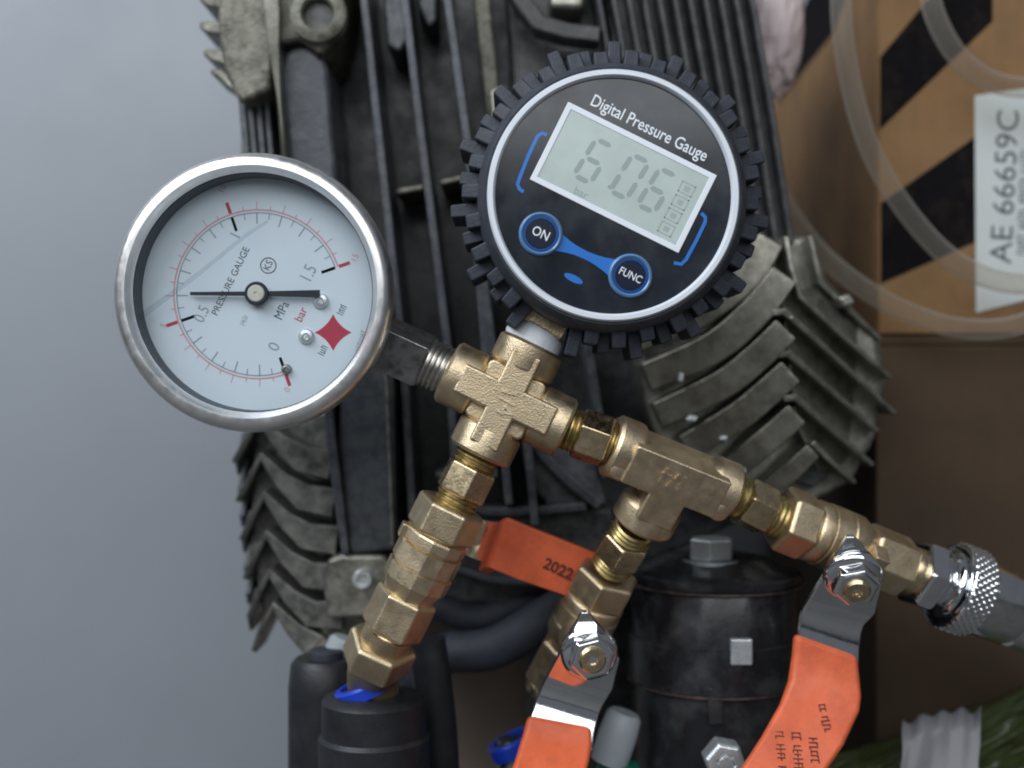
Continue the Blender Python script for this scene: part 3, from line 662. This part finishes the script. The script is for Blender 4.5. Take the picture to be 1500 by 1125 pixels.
def stem_set(v, VMx, nutp, base):             # boss on the body, washer dome, nut and gold stem along the line base -> nutp
    SM = axis_frame(base, nutp, Vector((0, 0, 1))); h = (nutp - base).length
    obj('stem_boss', MB(SM).lathe([(6.4, 2), (5.6, h - 5.5), (5.0, h - 4.4), (0, h - 4.4)], 40), 'brass_cast', v)
    nut = obj('nut', MB(SM).hexa(6.0, h - 0.2, h + 4.6, ch=0.8, ph=0.25), 'chrome', v, 0.35, seg=3)
    obj('washer', MB(SM).lathe([(7.3, h - 1.9), (7.4, h - 1.0), (7.1, h - 0.3), (6.2, h + 0.5), (4.4, h + 0.8), (0, h + 0.8)], 48), 'chrome', v)
    obj('stem', MB(SM).ring([(3.5, h - 3), (3.5, h + 4.9), (2.9, h + 5.6), (1.3, h + 5.6), (1.0, h + 4.9), (1.0, h - 3)], 32), 'brass_machined', v)
    return SM
# right lever
rowsP = [((1241, 787, -1), (1252, 787, -1)), ((1231, 803, 0.6), (1280, 816, 2.0)), ((1214, 832, 3.6), (1294, 850, 6)), ((1186, 878, 9), (1282, 900, 12)), ((1178, 891, 10.5), (1266, 916, 13)), ((1173, 903, 11), (1262, 928, 13)), ((1170, 925, 10.6), (1259, 952, 12)), ((1170, 960, 10.6), (1258, 985, 11))]
stem_set(vr, VR, P(1250, 848, 3.0), P(1236, 799, 15))
pl_ = obj('lever_plate', MB().strip(rowsP, 1.5), 'chrome', vr, 0.45, seg=3)
rowsS = [((1166, 928, 9.8), (1258, 962, 9.8)), ((1164, 958, 9.0), (1262, 998, 9.0)), ((1158, 995, 7.5), (1264, 1020, 7.5)), ((1144, 1030, 5.0), (1261, 1040, 5.0)), ((1118, 1076, 1.0), (1238, 1090, 1.0)), ((1088, 1122, -3), (1212, 1128, -3)), ((1046, 1190, -8), (1176, 1196, -8)), ((1010, 1250, -12), (1140, 1256, -12))]
sl = obj('lever_sleeve', MB().strip(rowsS, [3.6] * 8), 'red_vinyl', vr, 1.5, seg=4)
def strip_text(rows, i, u, s, size, rot, parent, ext=0.03, m='print_dark'):   # printing laid on a lever sleeve
    L0, R0 = P(*rows[i][0]), P(*rows[i][1]); L1, R1 = P(*rows[i + 1][0]), P(*rows[i + 1][1])
    c = ((L0 + (R0 - L0) * u[0]) * (1 - u[1]) + (L1 + (R1 - L1) * u[0]) * u[1])
    x = (R0 - L0 + R1 - L1).normalized(); dv = ((L1 + R1) - (L0 + R0)).normalized()
    z = x.cross(-dv).normalized()
    if z.y > 0: z = -z
    y = z.cross(x).normalized()
    strokes('print', s, basis(c + z * 0.2, x, y, z) @ Rz(rot), size * 0.8, m, parent, s)
strip_text(rowsS, 3, (0.62, 0.35), 7, 3.0, -78, sl)
for u_, t_ in ((0.40, 15), (0.60, 13), (0.80, 11)):
    strip_text(rowsS, 4, (u_, 0.75), t_, 3.2, -88, sl)
# middle lever
rowsP = [((852, 898, 2), (862, 898, 2)), ((842, 916, 4), (886, 928, 5.4)), ((826, 945, 8), (908, 966, 10)), ((804, 986, 14), (898, 1010, 16.6)), ((794, 1006, 16), (884, 1032, 18)), ((786, 1024, 16.5), (876, 1048, 17)), ((778, 1050, 15), (870, 1075, 15)), ((772, 1085, 12.2), (868, 1100, 12.2))]
stem_set(vm, VM, P(864, 958, 6.5), P(848, 922, 27))
obj('lever_plate', MB().strip(rowsP, 1.5), 'chrome', vm, 0.45, seg=3)
rowsM = [((774, 1046, 13.4), (868, 1064, 13.4)), ((768, 1070, 11.4), (868, 1090, 11.4)), ((758, 1100, 8.4), (864, 1112, 8.4)), ((746, 1135, 3), (856, 1140, 3)), ((730, 1190, -2), (845, 1196, -2)), ((715, 1250, -6), (832, 1256, -6))]
obj('lever_sleeve', MB().strip(rowsM, [3.6] * 6), 'red_vinyl', vm, 1.5, seg=4)
# left lever, seen behind the valve
rowsL = [((700, 836, 27), (728, 766, 27)), ((709, 831, 21.5), (735, 760, 21.5)), ((716, 832, 20), (742, 758, 20)), ((760, 850, 20), (790, 778, 20)), ((822, 871, 21), (856, 804, 21)), ((880, 893, 23), (912, 828, 23))]
sl2 = obj('lever_sleeve', MB().strip([(r_[1], r_[0]) for r_ in rowsL], 3.4), 'red_vinyl', vl, 1.2, seg=4)
text('print', '2022', face_frame(818, 834, 20.3, 24), 4.2, 'print_dark', sl2, ext=0.03, bold=0.1)
obj('lever_plate', MB().strip([((655, 800, 11), (672, 752, 11)), ((690, 818, 15), (712, 762, 15)), ((716, 828, 24), (738, 766, 24)), ((770, 848, 24.5), (792, 786, 24.5))], 1.5), 'chrome', vl, 0.4)
# brass elbow into the push fitting
eM = T(P(546, 972, 7))
elb = thing('brass_elbow', 'brass elbow between the left valve and black push fitting', 'pipe fitting', eM)
pe = catmull([P(573, 922, 3), P(560, 948, 5), P(549, 968, 8), P(546, 990, 12), P(547, 1015, 14)], 6)
obj('body', MB().tube(pe, 6.6, 28), 'brass_cast', elb)
obj('hex', MB(axis_frame(P(560, 946, 5), P(547, 975, 8))).hexa(9.2, -2.0, 6.5, ch=0.8), 'brass_cast', elb, 0.5)

# ================================================================== chrome coupling at the right edge
k0, k1 = P(1336, 836, 20), P(1520, 905, 28)
KM = axis_frame(k0, k1)
cpl = thing('chrome_coupling', 'shiny chrome hose coupling with knurled ring on the right valve', 'coupling', KM)
obj('collar', MB(KM).hexa(9.6, 0.6, 6.4, n=6, ch=0.7, ph=0.4), 'chrome', cpl, 0.5, seg=3)
obj('neck', MB(KM).lathe([(7.4, 6.2), (7.2, 8.4), (8.8, 8.9), (9.6, 9.6), (9.6, 10.2), (7.8, 10.8), (7.8, 12)], 48), 'chrome', cpl)
seg, rows_ = 216, 26; vs = []; fs = []
for j in range(rows_ + 1):
    z = 11.0 + 8.0 * j / rows_
    edge = min(j, rows_ - j)
    for i in range(seg):
        a = 2 * math.pi * i / seg
        r = 11.5 + 0.75 * abs(math.sin(a * 18 + j * 0.42) * math.sin(a * 18 - j * 0.42)) * (1 if edge > 1 else 0) - (1.0 if edge == 0 else 0)
        vs.append((r * math.cos(a), r * math.sin(a), z))
for j in range(rows_):
    for i in range(seg):
        k = (i + 1) % seg; fs.append((j * seg + i, j * seg + k, (j + 1) * seg + k, (j + 1) * seg + i))
fs += [tuple(reversed(range(seg))), tuple(rows_ * seg + i for i in range(seg))]
obj('knurled_ring', MB(KM).add(vs, fs), 'chrome', cpl, ang=60)
obj('sleeve', MB(KM).lathe([(9.6, 18.8), (10.4, 19.6), (10.5, 30), (10.1, 31), (10.5, 32), (10.6, 60), (9, 62), (9, 80)], 64), 'chrome_worn', cpl)

# ================================================================== analogue pressure gauge
GY = -17.0; g = kk(GY)
AG = face_frame(367, 427, GY, -64.0)            # gauge "up" points to the upper left, the stem to the lower right
ag = thing('pressure_gauge', 'round stainless dial pressure gauge with white face and red star', 'pressure gauge', AG)
Ro = 207 * g; Ri = 178 * g
obj('case', MB(AG).lathe([(0, -26), (Ro - 6, -26), (Ro - 2.2, -23), (Ro - 1.9, -6), (Ro - 1.9, -4), (Ro - 2.6, -4), (Ro - 2.6, -22), (0, -22)], 96), 'stainless', ag)
obj('bezel', MB(AG).ring([(Ro - 0.4, -7.4), (Ro, -6.6), (Ro + 0.05, -3.6), (Ro - 0.4, -1.8), (Ro - 1.2, -0.6), (Ro - 2.2, 0.0), (Ro - 3.4, 0.0), (Ri + 0.8, -0.9), (Ri, -1.7), (Ri - 0.1, -2.6), (Ri + 1.5, -2.8), (Ri + 1.5, -7.4)], 128), 'stainless', ag, ang=60)
obj('gasket', MB(AG).ring([(Ri + 1.4, -2.9), (Ri - 0.3, -2.9), (Ri - 0.5, -8.9), (Ri + 1.4, -8.9)], 96), 'gasket', ag)
DZ = -8.6
dial = obj('dial', MB(AG).lathe([(Ri + 0.6, DZ - 0.8), (Ri + 0.6, DZ), (0, DZ)], 96), 'dial_white', ag)
obj('glass', MB(AG).lathe([(Ri + 0.2, -3.4), (Ri + 0.2, -2.75), (0, -2.75)], 96), 'glass', ag)
gd = kk(GY - DZ)                                 # mm per pixel on the dial
def pol(deg, rpx, z=DZ + 0.04): return (rpx * gd * math.sin(R(deg)), rpx * gd * math.cos(R(deg)), z)   # clockwise from gauge up
def tickset(name, spec, m):
    mb = MB(AG)
    for deg, r0_, r1_, w_ in spec:
        a_, b_ = Vector(pol(deg, r0_)), Vector(pol(deg, r1_)); n_ = Vector((-(b_ - a_).y, (b_ - a_).x, 0)).normalized() * w_ * gd / 2
        mb.add([a_ - n_, b_ - n_, b_ + n_, a_ + n_], [(0, 1, 2, 3)])
    return obj(name, mb, m, dial)
black = []; 
for i in range(31):
    deg = -135 + 270 * i / 30
    if i % 10 == 0: black.append((deg, 98, 119, 4.2))
    elif i % 2 == 0: black.append((deg, 103, 119, 2.0))
    else: black.append((deg, 110, 119, 1.5))
tickset('scale_ticks', black, 'print_grey')
tickset('scale_ticks', [b_ for b_ in black if b_[3] > 4], 'print_black')
tickset('scale_ticks', [(-135 + 270 * i / 15, 125, 133 if i % 5 else 142, 1.5 if i % 5 else 5.0) for i in range(16) if i % 5 == 0], 'print_red')
tickset('scale_ticks', [(-135 + 270 * i / 30, 124, 136 if i % 2 == 0 else 130, 1.3) for i in range(31) if i % 10], 'print_red_faint')
def arc(name, r0_, r1_, d0, d1, m):
    n_ = 90; mb = MB(AG); vs = []; fs = []
    for i in range(n_ + 1):
        d_ = d0 + (d1 - d0) * i / n_; vs += [pol(d_, r0_), pol(d_, r1_)]
    for i in range(n_): fs.append((2 * i, 2 * i + 1, 2 * i + 3, 2 * i + 2))
    return obj(name, mb.add(vs, fs), m, dial)
arc('scale_arc', 118.4, 120.2, -135, 135, 'print_grey')
arc('scale_arc', 122.4, 124.8, -135, 135, 'print_red_faint')
def dtext(s, px, py, size, m, rot=0, sx=1.0):    # dial lettering; px,py as seen in the photograph
    inv = AG.inverted(); q = inv @ P(px, py, GY - DZ)
    text('lettering', s, AG @ T((q.x, q.y, DZ + 0.05)) @ Rz(rot), size * gd, m, dial, ext=0.01, sx=sx)
dtext('0', 402, 508, 24, 'print_grey'); dtext('0.5', 296, 460, 24, 'print_grey', sx=0.85); dtext('1', 345, 345, 22, 'print_grey'); dtext('1.5', 452, 401, 27, 'print_grey', sx=0.8)
dtext('PRESSURE GAUGE', 338, 412, 14.5, 'print_black', sx=0.95)
dtext('KS', 393, 389, 15, 'print_black', sx=0.9); 
inv = AG.inverted(); q = inv @ P(393, 389, GY - DZ)
obj('lettering', MB(AG @ T((q.x, q.y, DZ + 0.02))).ring([(10.4 * gd, 0), (10.4 * gd, 0.03), (12 * gd, 0.03), (12 * gd, 0)], 40), 'print_black', dial)
dtext('MPa', 413, 455, 19, 'print_black', sx=0.85); dtext('bar', 441, 461, 18, 'print_red', sx=0.9); 
dtext('0', 421, 571, 13, 'print_red_faint'); dtext('5', 240, 477, 13, 'print_red_faint'); dtext('10', 326, 277, 13, 'print_red_faint'); dtext('15', 520, 378, 13, 'print_red_faint')
q = inv @ P(488, 487, GY - DZ)
star = []
for i in range(4):
    for j in range(6):
        t_ = j / 6; a0, a1 = R(45 + 90 * i - 19), R(45 + 90 * (i + 1) - 19)
        p0 = Vector((math.cos(a0), math.sin(a0))) * 27; p1 = Vector((math.cos(a1), math.sin(a1))) * 27
        c_ = (p0 + p1) * 0.5 * 0.62
        v_ = p0 * (1 - t_) ** 2 + c_ * 2 * t_ * (1 - t_) + p1 * t_ * t_; star.append((v_.x * gd, v_.y * gd))
obj('star_emblem', MB(AG @ T((q.x, q.y, DZ + 0.02))).prism(star, 0, 0.03), 'print_red', dial)
def scribble(px, py, n_, h_, m, rot=0):          # lettering too small to read: a row of short strokes
    q_ = inv @ P(px, py, GY - DZ); mb = MB(AG @ T((q_.x, q_.y, DZ + 0.03)) @ Rz(rot)); rs = random.Random(n_ * 7 + int(px))
    for i in range(n_):
        x_ = (i - n_ / 2) * 3.2 * gd; hh = h_ * gd * rs.uniform(0.35, 0.5)
        mb.box((x_, rs.uniform(-1, 1) * gd, 0), (0.6 * gd, hh, 0.005))
        if i % 2: mb.box((x_ + 1.2 * gd, rs.choice((-1, 0, 1)) * hh * 0.8, 0), (1.3 * gd, 0.6 * gd, 0.005))
    obj('lettering', mb, m, dial)
scribble(358, 468, 5, 9, 'print_grey'); scribble(502, 453, 5, 11, 'print_black'); scribble(474, 512, 5, 11, 'print_black'); scribble(527, 505, 14, 8, 'print_grey', 10)
# needle: 0 at -135 deg, 1.5 at +135 deg; reads about 0.6 MPa
nd = -135 + 180 * 0.606
NM = AG @ Rz(-nd)
obj('needle', MB(NM @ T((0, 0, DZ + 1.7))).prism([(-2.4 * gd, 97 * gd), (2.4 * gd, 97 * gd), (3.4 * gd, 0), (5.6 * gd, -92 * gd), (-5.6 * gd, -92 * gd), (-3.4 * gd, 0)], -0.15, 0.15), 'needle_black', ag)
hub = obj('hub', MB(AG @ T((0, 0, DZ))).lathe([(17 * gd, 1.2), (17.5 * gd, 2.2), (16 * gd, 2.5), (0, 2.5)], 40), 'needle_black', ag)
obj('hub_cap', MB(AG @ T((0, 0, DZ))).lathe([(12.5 * gd, 2.4), (12.5 * gd, 2.7), (11 * gd, 3.0), (3 * gd, 3.05), (2 * gd, 2.8), (0, 2.8)], 36), 'hub_ivory', hub)
for px, py, r_ in ((470, 441, 11.5), (449, 493, 11.5), (420, 541, 7.5)):
    q = inv @ P(px, py, GY - DZ)
    obj('screw', MB(AG @ T((q.x, q.y, DZ))).lathe([(r_ * gd, 0), (r_ * gd, 0.5), (r_ * 0.8 * gd, 1.1), (r_ * 0.45 * gd, 1.3), (r_ * 0.3 * gd, 0.9), (0, 0.9)], 28), 'zinc' if r_ > 8 else 'steel_dark', ag)
# edge of the filling liquid, seen as a slanting line under the glass
ll = [inv @ P(px, py, GY + 4.2) for px, py in ((200, 468), (230, 446), (262, 423), (296, 397), (330, 369), (360, 345), (392, 324))]
mbq = MB(AG); w_ = [5.0, 4.4, 3.8, 3.4, 3.2, 3.0, 2.0]
vs = []
for i, p in enumerate(ll):
    d_ = (ll[min(i + 1, 6)] - ll[max(i - 1, 0)]); n_ = Vector((-d_.y, d_.x, 0)).normalized() * w_[i] * g
    vs += [p - n_, p + n_]
obj('liquid_edge', mbq.add([(v.x, v.y, -4.2) for v in vs], [(2 * i, 2 * i + 1, 2 * i + 3, 2 * i + 2) for i in range(6)]), 'liquid_edge', ag)
# stem
s0, s1 = P(545, 494, 0), P(700, 565, 0)
SM = axis_frame(s0, s1)
st = obj('stem', MB(SM).hexa(7.7, 2.0, 15.0, n=4, ch=0.6, ph=R(45) + 0.35), 'steel_dark', ag, 0.5)
obj('thread', thread(MB(SM), 6.3, 14.6, 21, 1.2, 0.6), 'steel_thread', ag)
obj('neck', MB(SM).lathe([(8.2, -4), (8.2, 2.2), (6.2, 2.6)], 40), 'steel_dark', ag)

# ================================================================== digital pressure gauge in its rubber boot
DY = -17.0; d = kk(DY); DA = 26.4
DG = face_frame(898, 287, DY, DA)
dg_ = thing('digital_gauge', 'digital pressure gauge reading 606 in black lugged rubber boot', 'pressure gauge', DG)
boot = obj('rubber_boot', MB(DG).ring([(182 * d, 0.2), (188 * d, 0.6), (196 * d, -0.8), (200 * d, -3.5), (202 * d, -24), (196 * d, -29), (150 * d, -30), (150 * d, -27), (182 * d, -26)], 128), 'rubber', dg_, ang=50)
obj('back_cover', MB(DG).lathe([(0, -26.8), (183 * d, -26.8), (183 * d, -3.2)], 96), 'rubber', dg_)
NL = 30
rl = random.Random(5)
protos = {}
for row in range(2):
    for i in range(NL):
        aa = 360 / NL * (i + 0.5 * row) + rl.uniform(-0.9, 0.9)
        if abs(((aa - 270 + 180) % 360) - 180) < 10: continue
        hr = (219 if row == 0 else 229); var = i % 2
        key = (row, var)
        if key not in protos:
            r1_ = hr + (4 if var else 0) + (8 if (row and var) else 0); r0_ = 194
            z0_, z1_ = ((-13.0, -2.2) if row == 0 else (-25, -6.0))
            wd = (11.6 if row == 0 else 11.0) * d
            mb = MB(DG); rm = r0_ * d; r2 = r1_ * d
            mb.add([(rm, -wd, z0_), (rm, wd, z0_), (r2, wd * 0.88, z0_), (r2, -wd * 0.88, z0_), (rm, -wd, z1_), (rm, wd, z1_), (r2, wd * 0.88, z1_ - 1.6), (r2, -wd * 0.88, z1_ - 1.6)],
                   [(0, 1, 2, 3), (4, 7, 6, 5), (0, 4, 5, 1), (3, 2, 6, 7), (1, 5, 6, 2), (0, 3, 7, 4)])
            o = obj('lug', mb, 'rubber', dg_, 0.5, seg=2); protos[key] = o
        else:
            o = protos[key].copy(); C.objects.link(o); o.parent = dg_
        o.rotation_euler = (0, 0, R(aa))
obj('front_ring', MB(DG).ring([(185 * d, -0.6), (184.5 * d, 0.9), (182 * d, 1.6), (176 * d, 1.6), (173 * d, 0.9), (172.5 * d, -0.6)], 128), 'ring_white', dg_, ang=50)
face = obj('face_plate', MB(DG).lathe([(174 * d, -3), (174 * d, 0.0), (0, 0.0)], 96), 'face_black', dg_)
di = DG.inverted()
def dl(px, py, Y=DY): q_ = di @ P(px, py, Y); return q_.x, q_.y
cx_, cy_ = dl(913, 260)
hw, hh = 121.5 * d, 63.5 * d
fr_ = MB(DG @ T((cx_, cy_, 0)))
b_ = 8.5 * d
o_ = [(-hw, -hh), (hw, -hh), (hw, hh), (-hw, hh)]; i_ = [(-hw + b_, -hh + b_), (hw - b_, -hh + b_), (hw - b_, hh - b_), (-hw + b_, hh - b_)]
vs = [(x, y, z) for z in (0.02, 0.25) for lst in (o_, i_) for x, y in lst]
fs = []
for i in range(4):
    j = (i + 1) % 4; fs += [(8 + i, 8 + j, 12 + j, 12 + i), (i, j, 8 + j, 8 + i), (4 + i, 12 + i, 12 + j, 4 + j), (i, 4 + i, 4 + j, j)]
obj('display_frame', fr_.add(vs, fs), 'print_white', dg_, 0.12)
lcd = obj('display', MB(DG @ T((cx_, cy_, 0.06))).box((0, 0, 0), (hw - b_ - 0.02, hh - b_ - 0.02, 0.05)), 'lcd', dg_)
# seven-segment digits 6 0 6
SEG = {'6': 'acdefg', '0': 'abcdef'}
def digit(ch, x, y, wd, ht, lean, th):
    mb = MB(DG @ T((x, y, 0.125)))
    def pt(u, v): return (u * wd / 2 + lean * v * ht / 2, v * ht / 2)
    def seg_(a_, b2):
        (xa, ya), (xb, yb) = pt(*a_), pt(*b2); dx, dy = xb - xa, yb - ya; l = math.hypot(dx, dy); ux, uy = dx / l, dy / l
        gp_ = th * 0.35; xa += ux * gp_; ya += uy * gp_; xb -= ux * gp_; yb -= uy * gp_; nx, ny = -uy * th / 2, ux * th / 2
        mb.prism([(xa, ya), (xa + ux * th / 2 - nx, ya + uy * th / 2 - ny), (xb - ux * th / 2 - nx, yb - uy * th / 2 - ny), (xb, yb), (xb - ux * th / 2 + nx, yb - uy * th / 2 + ny), (xa + ux * th / 2 + nx, ya + uy * th / 2 + ny)], 0, 0.01)
    E = {'a': ((-1, 1), (1, 1)), 'b': ((1, 1), (1, 0)), 'c': ((1, 0), (1, -1)), 'd': ((-1, -1), (1, -1)), 'e': ((-1, 0), (-1, -1)), 'f': ((-1, 1), (-1, 0)), 'g': ((-1, 0), (1, 0))}
    for s_ in SEG[ch]: seg_(*E[s_])
    obj('digit', mb, 'lcd_segment', lcd)
for ch, px, py in (('6', 869, 236), ('0', 922, 259), ('6', 962, 279)):
    x_, y_ = dl(px, py); digit(ch, x_, y_, 27 * d, 62 * d, 0.10, 7.5 * d)
x_, y_ = dl(893, 274); obj('decimal_point', MB(DG @ T((x_, y_, 0.125))).box((0, 0, 0), (2.6 * d, 2.6 * d, 0.005)), 'lcd_segment', lcd)
for i in range(4):
    x_, y_ = dl(1006 - i * 10.0, 277 + i * 19.5); bt = MB(DG @ T((x_, y_, 0.125)))
    bt.box((0, 8 * d, 0), (11 * d, 1.1 * d, 0.005)); bt.box((-10.5 * d, 0, 0), (1.1 * d, 8.5 * d, 0.005)); bt.box((10.5 * d, 0, 0), (1.1 * d, 8.5 * d, 0.005)); bt.box((0, -8 * d, 0), (11 * d, 1.1 * d, 0.005)); bt.box((0, 0, 0), (4.5 * d, 4.0 * d, 0.005))
    obj('battery_bar', bt, 'lcd_segment_faint' if i < 3 else 'lcd_segment_faint', lcd)
x_, y_ = dl(851, 283); text('unit_mark', 'bar', DG @ T((x_, y_, 0.125)), 17 * d, 'lcd_segment', lcd, ext=0.005)
x_, y_ = dl(951, 188); text('lettering', 'Digital Pressure Gauge', DG @ T((x_, y_, 0.05)), 25.5 * d, 'print_white', face, ext=0.03, sx=0.80, bold=0.035)
# blue brackets
def bracket(pts):
    q_ = [Vector((*dl(*p), 0.03)) for p in pts]; mb = MB(DG); n_ = len(q_); vs = []; w2 = 2.6 * d
    for i in range(n_):
        t_ = (q_[min(i + 1, n_ - 1)] - q_[max(i - 1, 0)]).normalized(); nn = Vector((-t_.y, t_.x, 0)) * w2; vs += [q_[i] - nn, q_[i] + nn, q_[i] - nn + Vector((0, 0, .04)), q_[i] + nn + Vector((0, 0, .04))]
    fs = []
    for i in range(n_ - 1):
        o2 = 4 * i; fs += [(o2 + 2, o2 + 3, o2 + 7, o2 + 6), (o2, o2 + 2, o2 + 6, o2 + 4), (o2 + 1, o2 + 5, o2 + 7, o2 + 3)]
    obj('bracket_line', mb.add(vs, fs), 'print_blue', face)
bracket([(801, 198), (794, 195), (787, 200), (774, 228), (762, 258), (758, 270), (761, 277), (767, 281)])
bracket([(1027, 312), (1033, 318), (1033, 325), (1020, 352), (1005, 380), (998, 387), (987, 385)])
# buttons joined by a blue waist
bx1, by1 = dl(792, 343); bx2, by2 = dl(923, 404)
v12 = Vector((bx2 - bx1, by2 - by1)); L12 = v12.length; ang12 = math.degrees(math.atan2(v12.y, v12.x))
LKM = DG @ T((bx1, by1, 0.03)) @ Rz(ang12)
top = []; n_ = 16; Rb = 31 * d
for i in range(n_ + 1):
    t_ = i / n_; x_ = t_ * L12; top.append((x_, (6 + 20 * (abs(2 * t_ - 1)) ** 2.0) * d))
poly = top + [(x_, -y_) for x_, y_ in reversed(top)]
obj('button_link', MB(LKM).prism(poly, 0, 0.05), 'print_blue', face)
for (x_, y_, s_) in ((bx1, by1, 'ON'), (bx2, by2, 'FUNC')):
    BM_ = DG @ T((x_, y_, 0.03))
    bt = obj('button', MB(BM_).lathe([(32.5 * d, 0), (32.5 * d, 0.2), (31 * d, 0.8), (29 * d, 1.0), (27.5 * d, 0.8), (26 * d, 0.6)], 48), 'button_rim', dg_)
    obj('button_ring', MB(BM_).ring([(27.5 * d, 0.2), (26.5 * d, 0.75), (22 * d, 0.75), (21 * d, 0.3)], 48), 'button_blue', bt)
    obj('button_top', MB(BM_).lathe([(22 * d, 0), (22 * d, 0.6), (20.5 * d, 0.85), (0, 0.85)], 48), 'button_dark', bt)
    text('lettering', s_, BM_ @ T((0, 0, 0.87)), (20 if s_ == 'ON' else 16) * d, 'print_white', bt, ext=0.02, sx=0.85, bold=0.015)
x_, y_ = dl(840, 408)
obj('blue_dot', MB(DG @ T((x_, y_, 0.03))).prism([(15 * d * math.cos(t_ * math.pi / 12), 5.2 * d * math.sin(t_ * math.pi / 12)) for t_ in range(24)], 0, 0.04), 'print_blue', face)
# brass stem and white sealing tape
ds0, ds1 = P(830, 412, 0), P(777, 505, 0)
DSM = axis_frame(ds0, ds1); LD = (ds1 - ds0).length
obj('stem', MB(DSM).hexa(8.4, 0, LD - 4.4, n=4, ch=0.4, ph=R(45)), 'brass_machined', dg_, 0.4)
obj('sealing_tape', MB(DSM).lathe([(5.0, LD - 5.0), (6.6, LD - 4.6), (7.2, LD - 3.6), (7.4, LD - 0.8), (6.9, LD + 0.5), (6.2, LD + 0.9), (0, LD + 0.9)], 56), 'tape_white', dg_)
